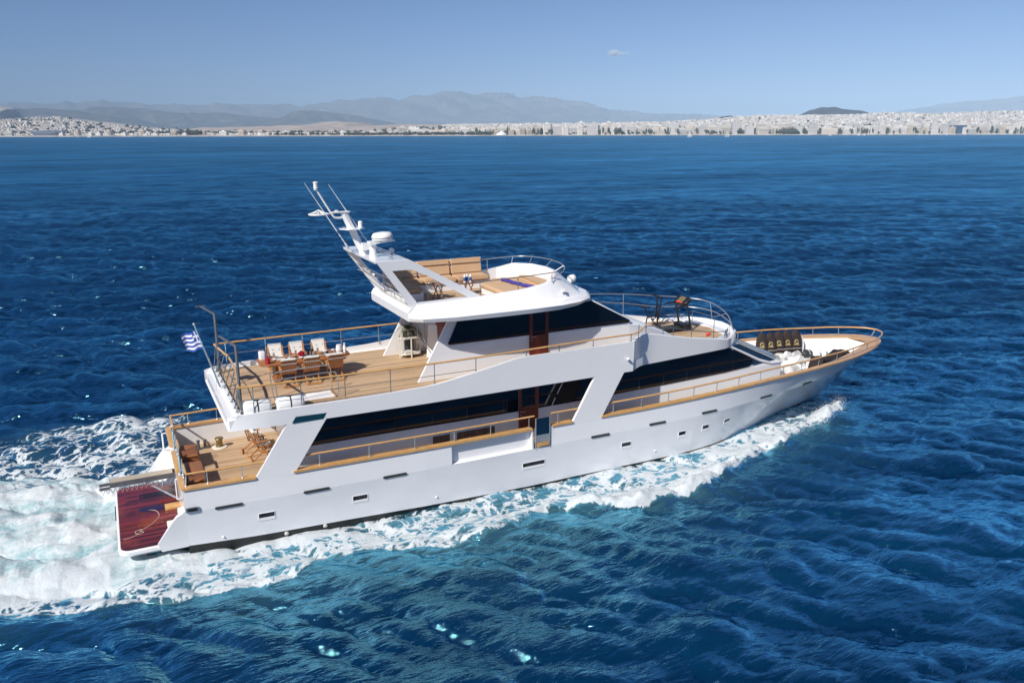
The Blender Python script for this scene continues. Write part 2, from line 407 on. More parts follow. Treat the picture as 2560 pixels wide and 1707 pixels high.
# long dark windows, butted to the door; forward pair with a rounded nose
for s in (-1, 1):
    y0, y1 = s*(WALL+.004), s*(WALL+.022)
    if s == -1:
        spans = [[(4.15, 2.68), (12.30, 2.655), (12.30, 3.985), (4.15, 3.985)], [(13.19, 2.655), (16.55, 2.68), (16.55, 3.985), (13.19, 3.985)]]
    else: spans = [[(4.15, 2.68), (16.55, 2.68), (16.55, 3.985), (4.15, 3.985)]]
    nose = [(16.60, 2.69), (19.3, 2.745), (22.6, 2.84), (23.9, 2.93), (24.08, 3.02), (24.12, 3.16), (24.02, 3.30), (23.2, 3.70), (22.62, 3.97), (16.60, 3.97)]
    for sp in spans+[nose]:
        # follow the slight tumble-in of the forward wall
        MB().prism(sp, 'Y', y0, y1).build('window', 'glass', Y)
mb = MB(); mb.tube([(14.50, -2.158, 3.98), (14.02, -2.158, 3.12)], .018, 6); mb.tube([(13.93, -2.158, 2.97), (13.78, -2.158, 2.66)], .018, 6); mb.build('window_bar', 'gel', Y)
# windscreen panes on the sloping front: port and starboard quarter lights and two front panes
def onslope(k, j, off=.012):
    a, b = house_ring(2.82, 0), house_ring(3.99, 1)
    return a, b
ra, rb = house_ring(2.82, 0), house_ring(3.99, 1)
n_ = len(ra)
for j in range(2, n_-3):
    A_, B_, C_, D_ = Vector(ra[j]), Vector(ra[j+1]), Vector(rb[j+1]), Vector(rb[j])
    nrm = (B_-A_).cross(D_-A_).normalized()
    if nrm.z < 0: nrm = -nrm
    def bl(u, v): return (A_*(1-u)+B_*u)*(1-v)+(D_*(1-u)+C_*u)*v
    mb = MB(); q4 = [bl(.05, .12), bl(.95, .12), bl(.95, .97), bl(.05, .97)]
    mb.add([p+nrm*.004 for p in q4]+[p+nrm*.02 for p in q4], [(0, 1, 2, 3), (4, 5, 6, 7), (0, 1, 5, 4), (1, 2, 6, 5), (2, 3, 7, 6), (3, 0, 4, 7)])
    mb.build('windscreen_pane', 'bglass', Y)
# white rim between side window and windscreen
for s in (1, -1):
    mb = MB(); mb.tube([(22.75, s*2.10, 4.0), (23.6, s*2.06, 3.6), (24.6, s*2.02, 3.12), (25.4, s*1.95, 2.86), (26.2, s*1.86, 2.80)], [.05, .06, .07, .06, .03], 8); mb.build('windscreen_rim', 'gel', Y)
# louvres low on the wall
for x0, x1 in ((8.75, 9.42), (9.72, 11.28)): MB().box(x0, x1, -WALL-.02, -WALL-.004, 1.62, 2.22).build('louvre', 'vent', Y)
def door(x0, x1, yw, z0, z1, zs, handle_z):
    s = -1
    d = MB(); t = .035
    d.box(x0, x0+.13, yw-t, yw-.003, z0, z1); d.box(x1-.13, x1, yw-t, yw-.003, z0, z1)
    d.box(x0+.13, x1-.13, yw-t, yw-.003, z0, zs)
    do = d.build('side_door', 'door', Y)
    MB().box(x0+.13, x1-.13, yw-.018, yw-.003, zs, z1).build('door_pane', 'glass', do)
    h = MB(); h.box(x0+.06, x0+.11, yw-t-.012, yw-t-.001, handle_z-.02, handle_z+.03); h.tube([(x0+.08, yw-t-.012, handle_z), (x0+.08, yw-t-.05, handle_z), (x0+.26, yw-t-.05, handle_z)], .011, 6)
    h.lathe([(.02, -.006), (.02, .006)], (x0+.08, yw-t-.008, handle_z-.13), 8, Matrix.Rotation(R(90), 3, 'X')); h.build('door_handle', 'steel', do)
door(12.32, 13.17, -WALL, 1.50, 3.985, 2.78, 2.62)
# boarding gate: steel frame with a dark blue pane and teak tread
g = MB()
g.tube([(12.42, -3.36, 1.52), (12.42, -3.36, 2.72), (13.02, -3.36, 2.74), (13.02, -3.36, 1.52)], .022, 8)
g.tube([(12.36, -3.30, 1.55), (12.40, -3.33, 2.35)], .018, 6); g.tube([(13.09, -3.30, 1.55), (13.07, -3.33, 2.5)], .018, 6)
gate = g.build('boarding_gate', 'steel', Y)
MB().box(12.44, 13.0, -3.37, -3.35, 2.05, 2.71).build('gate_pane', 'bglass', gate)
MB().box(12.44, 13.0, -3.37, -3.35, 1.76, 2.05).build('gate_panel', 'steel', gate)
MB().box(12.46, 12.98, -3.40, -3.30, 1.60, 1.74).build('gate_tread', 'cap', gate)
# hull ports, rubbing slots and small fittings on the starboard and port sides
def on_hull(x, z, s):
    y = hull_at(x, z); dx = (hull_at(x+.2, z)-hull_at(x-.2, z))/.4; dz = (hull_at(x, z+.08)-hull_at(x, z-.08))/.16
    X = Vector((1, s*dx, 0)).normalized(); N_ = Vector((-dx, s*1.0, -dz)).normalized(); Z = X.cross(N_) if s == -1 else N_.cross(X)
    Z = Z if Z.z > 0 else -Z
    return Matrix.Translation((x, s*y, z)) @ Matrix(((X.x, N_.x, Z.x, 0), (X.y, N_.y, Z.y, 0), (X.z, N_.z, Z.z, 0), (0, 0, 0, 1)))
def put(mb, Mx): mb.v = [tuple(Mx @ Vector(p)) for p in mb.v]; return mb
PORTS = [(2.45, .90, .50), (5.59, .89, .50), (12.38, .86, .94), (16.62, .88, .44), (19.45, .86, .36), (20.75, .90, .36), (22.05, .94, .36), (25.05, 1.12, .30)]
for s in (-1, 1):
    for x, z, w_ in PORTS:
        h_ = .25; Mx = on_hull(x, z, s); e = .016
        fr = MB()
        for a, b, c, d in ((-w_/2-e, w_/2+e, -h_/2-e, -h_/2), (-w_/2-e, w_/2+e, h_/2, h_/2+e), (-w_/2-e, -w_/2, -h_/2, h_/2), (w_/2, w_/2+e, -h_/2, h_/2)): fr.box(a, b, -.01, .014, c, d)
        fr.add([(-w_/2, .004, -.01), (w_/2, .004, -.01), (w_/2, .013, -h_/2), (-w_/2, .013, -h_/2)], [(0, 1, 2, 3)])
        fo = put(fr, Mx).build('hull_port', 'gel', Y)
        put(MB().box(-w_/2, w_/2, .0, .007, -.035, h_/2), Mx).build('port_glass', 'glass', fo)
    for x0, x1, z in ((.87, 1.74, 1.515), (3.67, 4.55, 1.52), (6.41, 7.28, 1.53), (14.9, 15.77, 1.535), (17.68, 18.51, 1.595), (20.4, 21.24, 1.645), (23.9, 24.7, 1.70), (26.9, 27.65, 1.78)):
        Mx = on_hull((x0+x1)/2, z, s); L_ = x1-x0; pl = [(-L_/2+.05+.05*math.cos(R(a)), .045*math.sin(R(a))) for a in range(90, 271, 30)]+[(L_/2-.05+.05*math.cos(R(a)), .045*math.sin(R(a))) for a in range(-90, 91, 30)]
        put(MB().prism(pl, 'Y', -.02, .028), Mx).build('rubbing_slot', 'rubber', Y)
    f = MB(); Mx = on_hull(.20, 1.62, s)
    pl = [(x*.2, z*.085) for x, z in ((-1, -.7), (-.7, -1), (.7, -1), (1, -.7), (1, .7), (.7, 1), (-.7, 1), (-1, .7))]
    fo = put(f.prism(pl, 'Y', -.01, .05), Mx).build('fairlead', 'steel', Y)
    put(MB().prism([(x*.78+.01, z*.62) for x, z in pl], 'Y', .046, .054), Mx).build('fairlead_opening', 'black', fo)
    for x, z in ((1.05, .42), (8.4, .35), (18.1, .35)): put(MB().lathe([(.04, 0), (.04, .02), (.02, .04)], (0, 0, 0), 10, Matrix.Rotation(R(-90), 3, 'X')), on_hull(x, z, s)).build('outlet', 'wplast', Y)
    for x in (3.05, 4.35): put(MB().lathe([(.07, 0), (.075, .03), (.04, .05)], (0, 0, 0), 12, Matrix.Rotation(R(-90), 3, 'X')), on_hull(x, .10, s)).build('hull_anode', 'cream', Y)

# ---------------------------------------------------------------- side band of the upper deck with raked pillars
TOPX = [1.5, 1.82, 2.87, 5.3, 6.9, 7.95, 8.5, 9.2, 10.06, 10.9, 11.5, 11.85, 12.2, 14.2, 16.8]
TOPZ = [4.40, 4.47, 4.51, 4.53, 4.555, 4.59, 4.63, 4.73, 4.87, 5.02, 5.13, 5.175, 5.185, 5.18, 5.19]
def band_y(x): return W(x)+.005 if x > 2 else 3.05+.13*min(1, (x-1.5)/.5)
for s in (-1, 1):
    xs = sorted(set(TOPX+[3.31, 4.59, 8.2, 13, 15.04, 16.38])); rings = []
    for x in xs:
        z1 = float(np.interp(x, TOPX, TOPZ)); y = band_y(x)
        x0 = x if x > 1.9 else 1.5+(x-1.5)*.1
        rings.append([(x0, s*y, 3.985), (x, s*y, z1), (x, s*(y-.10), z1), (x0, s*(y-.10), 3.985)])
    mb = MB(); mb.rings(rings, True, True); mb.build('side_band', 'gel', Y, ang=25)
    for tb, tt, bb, bt_ in ((3.31, 4.59, 2.16, 3.42), (15.04, 16.38, 14.03, 15.35)):
        mb = MB(); rings = []
        for k in range(7):
            t = k/6; z = 3.985*(1-t)+2.22*t; xa = tb*(1-t)+bb*t; xb = tt*(1-t)+bt_*t
            rings.append([(xa, s*(W(xa)+.005), z), (xb, s*(W(xb)+.005), z), (xb, s*(W(xb)-.11), z), (xa, s*(W(xa)-.11), z)])
        mb.rings(rings, True, True); mb.build('raked_pillar', 'gel', Y)
    MB().prism([(3.47, 4.005), (4.49, 3.995), (4.61, 4.185), (3.60, 4.205)], 'Y', s*(W(4)+.004), s*(W(4)+.022)).build('band_window', 'tglass', Y)
# stern panel closing the band, upper deck slab and teak
mb = MB(); mb.add([(1.82, -3.15, 4.47), (1.82, 3.15, 4.47), (1.5, 3.05, 3.985), (1.5, -3.05, 3.985), (1.94, -3.15, 4.47), (1.94, 3.15, 4.47), (1.7, 3.05, 3.985), (1.7, -3.05, 3.985)],
                  [(0, 1, 2, 3), (0, 4, 5, 1), (4, 7, 6, 5), (3, 2, 6, 7)]); mb.build('stern_panel', 'gel', Y)
mb = MB()
for y in (2.4, -.4, -2.5): mb.tube([(1.62-.02, y, 4.2), (1.60-.04, y, 4.12)], .02, 6)
mb.build('panel_vent', 'dsteel', Y)
sx = [1.55, 3, 6, 9, 12, 15, 16.8, 17.9, 22.4]; sy = [W(x)-.06 if x < 17 else {17.9: 2.62, 22.4: 2.26}[x] for x in sx]
pl = [(x, -y) for x, y in zip(sx, sy)]+[(23.5, -1.6), (24.05, 0), (23.5, 1.6)]+[(x, y) for x, y in zip(sx[::-1], sy[::-1])]
MB().prism(pl, 'Z', 3.99, 4.34).build('upper_deck_slab', 'gel', Y)
mb = MB(); pl2 = [(1.98, -3.0), (3.18, -3.1), (3.18, -1.50), (5.2, -1.50), (5.2, -3.14), (16.7, -3.14), (17.8, -2.5), (17.8, 2.5), (16.7, 3.14), (1.98, 3.0)]
mb.prism(pl2, 'Z', 4.345, 4.37)
mb.add([(3.18, -3.12, 4.37), (5.2, -3.12, 4.37), (5.2, -2.42, 4.37), (3.18, -2.42, 4.37)], [(0, 1, 2, 3)])
mb.build('teak_deck', 'deck', Y)
pl3 = [(19.7, -2.3), (21.9, -2.1), (22.9, -1.55), (23.35, -.6), (23.35, .6), (22.9, 1.55), (21.9, 2.1), (19.7, 2.3)]
MB().prism(pl3, 'Z', 4.341, 4.366).build('forward_teak_deck', 'deck', Y)
# stair well down to the cockpit
mb = MB(); mb.box(3.18, 5.2, -2.42, -2.36, 4.0, 4.40); mb.box(3.18, 5.2, -1.56, -1.50, 4.0, 4.40); mb.box(5.14, 5.2, -2.36, -1.56, 4.0, 4.44); mb.box(3.18, 3.24, -2.36, -1.56, 4.0, 4.40)
mb.build('stairwell_coaming', 'deckx', Y)
mb = MB(); mb.add([(3.24, -1.565, 4.38), (5.14, -1.565, 4.38), (5.14, -1.565, 4.345), (3.24, -1.565, 4.345)], [(0, 1, 2, 3)]); mb.box(3.24, 5.14, -2.36, -1.56, 4.342, 4.346)
mb.add([(4.3, -2.36, 4.347), (5.14, -2.36, 4.40), (5.14, -1.56, 4.40), (4.3, -1.56, 4.347)], [(0, 1, 2, 3)])
mb.build('stair_flight', 'gel', Y)

# ---------------------------------------------------------------- forward bulwark round the bridge deck
bw = [(16.8, 3.305, 3.985, 5.19), (17.15, 3.02, 3.975, 5.22), (17.5, 2.80, 3.97, 5.25), (17.9, 2.69, 3.96, 5.25), (18.4, 2.64, 3.96, 5.17), (19.3, 2.57, 3.97, 4.97), (20.3, 2.50, 3.98, 4.76), (21.7, 2.38, 3.99, 4.54), (22.4, 2.31, 4.0, 4.42), (22.75, 2.17, 4.01, 4.44), (23.5, 1.62, 4.02, 4.53), (23.9, .9, 4.02, 4.55), (24.08, 0, 4.02, 4.55)]
full = [(x, -y, a, b) for x, y, a, b in bw]+[(x, y, a, b) for x, y, a, b in bw[-2::-1]]
mb = MB(); rings = []
for i, (x, y, z0, z1) in enumerate(full):
    a, b = full[max(i-1, 0)], full[min(i+1, len(full)-1)]
    t = Vector((b[0]-a[0], b[1]-a[1], 0)).normalized(); nn = Vector((-t.y, t.x, 0))*.10
    rings.append([(x, y, z0), (x+nn.x*-.1, y+nn.y*-.1, z1-.03), (x+nn.x*.1, y+nn.y*.1, z1), (x+nn.x, y+nn.y, z1), (x+nn.x, y+nn.y, z0)])
mb.rings(rings, True, True); mb.build('bridge_bulwark', 'gel', Y, ang=24)
mb = MB()
for s in (-1, 1): mb.prism([(22.6, s*2.0), (23.4, s*1.45), (23.9, s*.0), (23.3, 0), (22.9, s*1.5), (21.9, s*2.1)], 'Z', 4.345, 4.42)
mb.build('forward_seat_step', 'gel', Y)
for s in (-1, 1):
    mb = MB()
    for d in (0, .16, .32): mb.tube([(22.35+d*1.1, s*(2.18-d*.75), 4.45+d*.06), (22.40+d*1.1, s*(2.13-d*.75), 4.60+d*.06), (22.75+d*1.0, s*(1.78-d*.75), 4.66+d*.06), (22.85+d, s*(1.70-d*.75), 4.52+d*.06)], .014, 6)
    mb.build('grab_bar', 'dsteel', Y)
# tubular rails on the bridge bulwark
up = [(17.9, 2.6, 5.95), (20.3, 2.5, 5.75), (22.0, 2.3, 5.55), (23.3, 1.65, 5.45), (23.9, .7, 5.35), (23.7, -.7, 5.1), (23.2, -1.7, 4.75)]
md = [(17.9, 2.62, 5.6), (20.3, 2.52, 5.30), (22.0, 2.33, 5.02), (23.35, 1.7, 5.0), (23.95, .6, 4.95), (23.75, -.75, 4.8), (23.25, -1.65, 4.7)]
def smooth(path, n=6):
    P = [Vector(p) for p in path]; out = []
    for i in range(len(P)-1):
        p0, p1, p2, p3 = P[max(i-1, 0)], P[i], P[i+1], P[min(i+2, len(P)-1)]
        for k in range(n):
            t = k/n; out.append(.5*((2*p1)+(p2-p0)*t+(2*p0-5*p1+4*p2-p3)*t*t+(3*p1-p0-3*p2+p3)*t**3))
    return out+[P[-1]]
for p_ in (up, md): MB().tube(smooth(p_, 8), .021, 12).build('bridge_rail', 'steel', Y, ang=80)
sl_ = [(17.25, -2.95, 5.42), (17.85, -2.6, 5.53), (18.7, -2.56, 5.42), (20.3, -2.45, 5.07), (21.6, -2.33, 4.82), (22.3, -2.25, 4.75), (22.45, -2.2, 4.46)]
mb = MB(); mb.tube(smooth(sl_, 4), .018, 8); mb.build('bridge_rail', 'dsteel', Y)
for x, y, z0, z1 in ((17.25, -2.97, 5.2, 5.75), (17.85, -2.62, 5.25, 5.85), (18.75, -2.56, 5.08, 5.42), (19.3, -2.53, 4.97, 5.3), (20.3, -2.46, 4.76, 5.9), (21.6, -2.34, 4.55, 5.5)): stanchion((x, y, z0), (x, y, z1), r=.016, m='dsteel', base=False)
for a, b in (((18.4, 2.58, 5.17), (18.4, 2.58, 5.9)), ((20.2, 2.47, 4.78), (20.2, 2.5, 5.76)), ((22.0, 2.32, 4.5), (22.0, 2.3, 5.55)), ((23.4, 1.62, 4.53), (23.3, 1.65, 5.45)), ((23.95, .55, 4.55), (23.9, .7, 5.35)), ((21.6, -2.34, 5.5), (23.7, -.7, 5.1)), ((20.3, -2.46, 5.9), (21.6, -2.34, 5.5))): stanchion(a, b, r=.017, base=False)
# davit-less shell light on the band end
mb = MB(); mb.lathe([(.05, 0), (.055, .05), (.03, .1)], (16.5, -3.36, 4.52), 10, Matrix.Rotation(R(60), 3, 'X')); mb.build('side_light', 'wplast', Y)
# ---------------------------------------------------------------- upper deck rails, davits, flagstaff
def ud(x, s, z=5.36): return (x, s*(band_y(x)-.13), z+.10*sstep((x-9)/8))
for s in (-1, 1):
    pth = [ud(x, s) for x in fine(1.95, 16.9)]
    if s == -1: pth += [(17.4, -2.95, 5.5), (17.85, -2.62, 5.62)]
    mb = MB(); mb.tube(pth, .034, 8); mb.build('upper_handrail', 'cap', Y)
    for x in (2.35, 3.85, 5.3, 6.87, 8.47, 10.06, 12.1, 13.5, 15.0, 16.75):
        b = ud(x, s); stanchion((x, b[1], float(np.interp(x, TOPX, TOPZ))), b, r=.016, m='dsteel' if s == -1 else 'steel')
    mb = MB(); mb.tube([(2.0, s*3.0, 4.92)]+[(x, ud(x, s)[1], 4.92+.0*x) for x in fine(2.35, 10.06)], .011, 6); mb.build('rail_wire', 'dsteel' if s == -1 else 'steel', Y)
mb = MB(); mb.tube(smooth([ud(1.95, -1), (2.02, -2.2, 5.36), (2.16, -.8, 5.36), (2.18, .9, 5.36), (2.1, 1.6, 5.36), ud(1.95, 1)]), .04, 8); mb.build('stern_upper_handrail', 'cap', Y)
for y, lean in ((2.9, 0), (2.35, .1), (1.7, .25), (.9, .25), (.1, .25), (-.8, .22), (-1.6, .2), (-2.3, .1), (-2.75, 0)):
    stanchion((1.86, y, 4.47), (1.98+.75*lean, y, 5.34), r=.02, m='dsteel')
mb = MB(); mb.tube([(1.95, -2.9, 4.92), (2.1, 0, 4.92), (1.95, 2.9, 4.92)], .012, 6); mb.build('rail_wire', 'dsteel', Y)
for y in (2.45, -2.75):
    mb = MB(); mb.tube([(2.0, y, 4.47), (2.0, y, 6.62), (1.98, y+.03, 6.66)], [.052, .05, .045], 10); mb.tube([(1.99, y, 6.655), (1.70, y+1.55, 6.665)], [.045, .035], 8)
    if y > 0: mb.box(1.5, 1.85, y+1.5, y+1.6, 6.66, 6.70)
    mb.lathe([(.11, 0), (.11, .02), (.06, .08)], (2.0, y, 4.46), 12); mb.build('davit', 'dsteel', Y)
fs = empty('flagstaff', (1.74, .3, 4.47), 'slanted steel flagstaff leaning aft from the white stern panel', 'flagstaff')
fd_ = Vector((-.65, 0, 2.33)); mb = MB(); mb.tube([(0, 0, 0), fd_], [.035, .026], 8); mb.ball(fd_+Vector((0, 0, .02)), .05); mb.build('pole', 'steel', fs)
mb = MB(); mb.tube([fd_*.12+Vector((-.03, 0, 0)), (-.16, -.02, -.20)], .008, 5); mb.box(-.2, -.1, -.05, .03, -.24, -.17); mb.build('halyard', 'rope', fs)
# striped ensign: nine stripes with a crossed canton, rippling aft
fm = mat('ensign_cloth', (.8, .8, .8), .8); t = NT(fm); uv = t.node('ShaderNodeUVMap'); sp = t.node('ShaderNodeSeparateXYZ', {0: uv.outputs[0]})
u_, v_ = sp.outputs[0], sp.outputs[1]
st = t.math('LESS_THAN', t.math('MODULO', t.math('MULTIPLY', v_, 9.0), 2.0), 1.0)
inc = t.math('MULTIPLY', t.math('LESS_THAN', u_, .37), t.math('GREATER_THAN', v_, .4444))
cr = t.math('MAXIMUM', t.math('LESS_THAN', t.math('ABSOLUTE', t.math('SUBTRACT', u_, .185)), .037), t.math('LESS_THAN', t.math('ABSOLUTE', t.math('SUBTRACT', v_, .7222)), .0556))
blue = t.math('ADD', t.math('MULTIPLY', st, t.math('SUBTRACT', 1.0, inc)), t.math('MULTIPLY', inc, t.math('SUBTRACT', 1.0, cr)), clamp=True)
t.set('Base Color', t.mix(blue, (.82, .82, .82), (.03, .09, .42)))
fl = empty('flag', (1.2, .3, 6.4), 'blue and white striped flag flying from the flagstaff at the stern', 'flag')
nu, nv = 24, 12; me = bpy.data.meshes.new('flag_cloth'); vs_ = []; fs_ = []; uvs = []
hd = (fd_*.90+Vector((1.74, .3, 4.47)))-Vector((1.2, .3, 6.4)); ld = (fd_*.62+Vector((1.74, .3, 4.47)))-Vector((1.2, .3, 6.4))
for j in range(nv+1):
    for i in range(nu+1):
        a, b = i/nu, j/nv; base = ld.lerp(hd, b)
        vs_.append(tuple(base+Vector((-.50*a, .42*a+.07*math.sin(a*9+b*2)*a**.5, -.16*a*a+.05*math.sin(a*8+b)*a-.06*a))))
for j in range(nv):
    for i in range(nu): fs_.append((j*(nu+1)+i, j*(nu+1)+i+1, (j+1)*(nu+1)+i+1, (j+1)*(nu+1)+i))
me.from_pydata(vs_, [], fs_); ul = me.uv_layers.new(name='UVMap')
for lp in me.loops: i = lp.vertex_index; ul.data[lp.index].uv = ((i % (nu+1))/nu, (i//(nu+1))/nv)
me.polygons.foreach_set('use_smooth', [True]*len(me.polygons)); me.materials.append(fm)
fo = bpy.data.objects.new('flag_cloth', me); COL.objects.link(fo); fo.parent = fl

# ---------------------------------------------------------------- upper deckhouse
UW = 2.09
def ub(mb, x0, x1, z0, z1, s): return mb
mb = MB()
prof = [(10.2, 4.37), (17.42, 4.37), (17.42, 5.66), (15.45, 6.74), (10.2, 6.74)]
mb.prism(prof, 'Y', -UW, UW); mb.build('upper_deckhouse', 'gel', Y)
for s in (-1, 1):
    MB().prism([(8.27, 4.37), (10.2, 4.37), (10.2, 6.74), (9.5, 6.74), (9.44, 6.47)], 'Y', s*UW, s*(UW-.1)).build('wing_plate', 'gel', Y)
    y0, y1 = s*(UW+.024), s*(UW+.036)
    aft = [(9.44, 5.70), (9.47, 5.655), (9.53, 5.645), (12.78, 5.645), (12.78, 6.72), (9.94, 6.72)]; fwd_ = [(13.62, 5.645), (17.28, 5.655), (17.40, 5.70), (17.37, 5.77), (15.54, 6.72), (13.62, 6.72)]
    if s == 1: aft = [(9.44, 5.70), (9.53, 5.645), (13.62, 5.645), (13.62, 6.72), (9.94, 6.72)]
    MB().prism(aft, 'Y', y0, y1).build('upper_window', 'glass', Y); MB().prism(fwd_, 'Y', y0, y1).build('upper_window', 'glass', Y)
    mb = MB(); mb.tube([(15.55, s*(UW-.03), 6.72), (17.44, s*(UW-.03), 5.72)], [.06, .05], 8); mb.build('windscreen_rim', 'gel', Y)
door(12.79, 13.61, -UW-.02, 4.37, 6.72, 5.62, 5.56)
for y0, y1 in ((-1.95, -.7), (-.62, .62), (.7, 1.95)):
    a, b = Vector((17.36, 0, 5.74)), Vector((15.68, 0, 6.64)); n2 = Vector((.47, 0, .88))
    vs4 = [(p.x, y, p.z) for p, y in ((a, y0), (a, y1), (b, y1), (b, y0))]
    mb = MB(); mb.add([tuple(Vector(v)+n2*.01) for v in vs4]+[tuple(Vector(v)+n2*.03) for v in vs4], [(0, 1, 2, 3), (4, 5, 6, 7), (0, 1, 5, 4), (1, 2, 6, 5), (2, 3, 7, 6), (3, 0, 4, 7)])
    mb.build('upper_windscreen_pane', 'glass', Y)
    mb = MB(); ym = (y0+y1)/2; p0 = a+n2*.05+Vector((0, ym, 0)); mb.tube([p0+Vector((.08, 0, -.03)), p0+Vector((-.5, .1, .29))], .02, 6); mb.tube([p0+Vector((-.2, -.4, .12)), p0+Vector((-.75, .55, .43))], .018, 6); mb.build('wiper', 'black', Y)
# cowl sweeping from the windscreen foot to the bridge deck
mb = MB(); rings = []
for x, z, y in ((17.42, 5.66, 2.085), (17.9, 5.56, 2.04), (18.7, 5.30, 1.85), (19.5, 4.98, 1.65), (20.2, 4.62, 1.45), (20.55, 4.40, 1.35)):
    rings.append([(x, -y, 4.345), (x, -y, z-.10), (x, -y+.12, z), (x, 0, z+.05), (x, y-.12, z), (x, y, z-.10), (x, y, 4.345)])
mb.rings(rings, True, True); mb.build('cowl', 'gel', Y, ang=40)
# aft wall of the upper saloon: mahogany doorway, curved white screen, ladder to the flybridge
MB().box(10.14, 10.19, -1.2, .9, 4.38, 6.5).build('saloon_door', 'door', Y)
mb = MB()
for k in range(6): mb.box(9.15+.16*k, 9.42+.16*k, -1.75, -1.1, 4.62+.33*k, 4.66+.33*k)
mb.prism([(9.1, 4.38), (9.25, 4.38), (10.15, 6.5), (10.0, 6.5)], 'Y', -1.80, -1.75); mb.build('ladder', 'door', Y)
mb = MB(); mb.rings([[(9.75+.02*k+.45*math.sin(k*.25), 1.0-.06*k-.5*(1-math.cos(k*.25)), 4.38) for k in range(8)], [(9.85+.02*k+.45*math.sin(k*.25), 1.0-.06*k-.5*(1-math.cos(k*.25)), 5.7) for k in range(8)]], closed=False); mb.build('stair_screen', 'gel', Y)
for y in (-.15, -.85): mb = MB(); mb.tube(smooth([(9.05, y, 6.5), (9.0, y, 5.6), (9.35, y-.1, 5.1), (9.75, y-.15, 4.40)]), .02, 7); mb.build('stair_rail', 'steel', Y)

# ---------------------------------------------------------------- flybridge: lip, ledge and coaming as one closed shell
lipb = [(8.0, 0, 6.68), (8.0, 2.2, 6.69), (8.3, 2.75, 6.74), (9.4, 2.97, 6.715), (11, 3.02, 6.71), (12.5, 3.02, 6.71), (13.6, 2.98, 6.72), (14.45, 2.80, 6.76), (15.05, 2.48, 6.80), (15.5, 1.6, 6.84), (15.68, 0, 6.86)]
lipt = [(7.97, 0, 6.80), (7.95, 2.25, 6.82), (8.25, 2.8, 6.86), (9.4, 3.02, 6.87), (11, 3.07, 6.88), (12.5, 3.07, 6.88), (13.7, 3.03, 6.89), (14.6, 2.84, 6.91), (15.22, 2.50, 6.94), (15.72, 1.6, 6.97), (15.9, 0, 6.98)]
cob = [(8.0, 0, 7.0), (7.97, 2.12, 7.0), (8.3, 2.35, 7.0), (9.6, 2.48, 7.0), (11, 2.52, 7.0), (12.5, 2.53, 7.0), (13.7, 2.50, 7.01), (14.5, 2.38, 7.02), (15.05, 2.1, 7.04), (15.42, 1.3, 7.07), (15.55, 0, 7.09)]
cot = [(8.12, 0, 7.13), (8.10, 2.10, 7.14), (8.30, 2.14, 7.31), (9.6, 2.15, 7.32), (10.8, 2.17, 7.35), (12.5, 2.24, 7.47), (13.5, 2.20, 7.60), (13.85, 2.02, 7.70), (14.1, 1.76, 7.80), (14.6, 1.0, 7.83), (14.75, 0, 7.83)]
cin = [(8.22, 0, 7.13), (8.20, 2.0, 7.14), (8.38, 2.04, 7.31), (9.6, 2.05, 7.32), (10.8, 2.07, 7.35), (12.5, 2.14, 7.47), (13.4, 2.10, 7.60), (13.75, 1.94, 7.70), (13.97, 1.70, 7.80), (14.48, .96, 7.83), (14.63, 0, 7.83)]
def loop(h): return [(x, -y, z) for x, y, z in h]+[(x, y, z) for x, y, z in h[-2:0:-1]]
flr = [(x, y, 6.93) for x, y, z in cin]
def offz(h, k): return [(x, y, z+k) for x, y, z in h]
mb = MB(); mb.rings([loop(lipb), loop(lipt), loop([((a[0]*.75+b[0]*.25), a[1]*.75+b[1]*.25, a[2]*.3+b[2]*.7) for a, b in zip(lipt, cob)]), loop(cob), loop([(x, y, z-.02) for x, y, z in cot]), loop(offz([((a[0]*.8+b[0]*.2), a[1]*.8+b[1]*.2, a[2]) for a, b in zip(cot, cin)], 0)), loop(cin), loop(flr)], True, False)
mb.build('flybridge', 'gel', Y, ang=22)
fl_ = [(x, -y) for x, y, z in cin]+[(x, y) for x, y, z in cin[-2:0:-1]]
MB().prism(fl_, 'Z', 6.90, 6.94).build('flybridge_deck', 'deck', Y)
mb = MB(); mb.prism([(7.945, 6.69), (7.925, 6.98), (8.04, 7.17), (8.16, 7.17), (8.16, 6.69)], 'Y', -2.18, 2.18); mb.build('flybridge_aft_panel', 'gel', Y, ang=20)
# arch: raked side frames with an opening, joined by a flat top that carries the mast
def frame(s):
    outer = [(8.12, 7.12), (10.82, 7.33), (8.07, 8.87), (6.87, 8.87)]; inner = [(8.30, 7.32), (10.22, 7.36), (8.35, 8.47), (8.12, 8.53), (7.42, 8.53)]
    mb = MB(); y0, y1 = s*2.16, s*2.02
    # polygon with a hole as a strip of quads
    O = [(8.12, 7.12), (10.2, 7.285), (10.82, 7.33), (9.2, 8.25), (8.07, 8.87), (6.87, 8.87)]; I = [(8.30, 7.32), (10.10, 7.355), (10.22, 7.37), (8.75, 8.24), (8.12, 8.53), (7.42, 8.53)]
    n = 6
    for k in range(n):
        j = (k+1) % n; a, b, c, d = O[k], O[j], I[j], I[k]
        mb.add([(p[0], y, p[1]) for y in (y0, y1) for p in (a, b, c, d)], [(0, 1, 2, 3), (7, 6, 5, 4), (0, 4, 5, 1), (2, 6, 7, 3)])
    return mb.build('arch_frame', 'gel', Y, ang=20)
frame(-1); frame(1)
mb = MB(); mb.prism([(6.87, 8.80), (6.86, 8.875), (8.07, 8.875), (8.22, 8.80)], 'Y', -2.017, 2.017)
mb.prism([(8.05, 8.86), (8.60, 8.57), (8.55, 8.50), (8.0, 8.78)], 'Y', 1.2, 2.01)
arch = mb.build('arch_top', 'gel', Y)
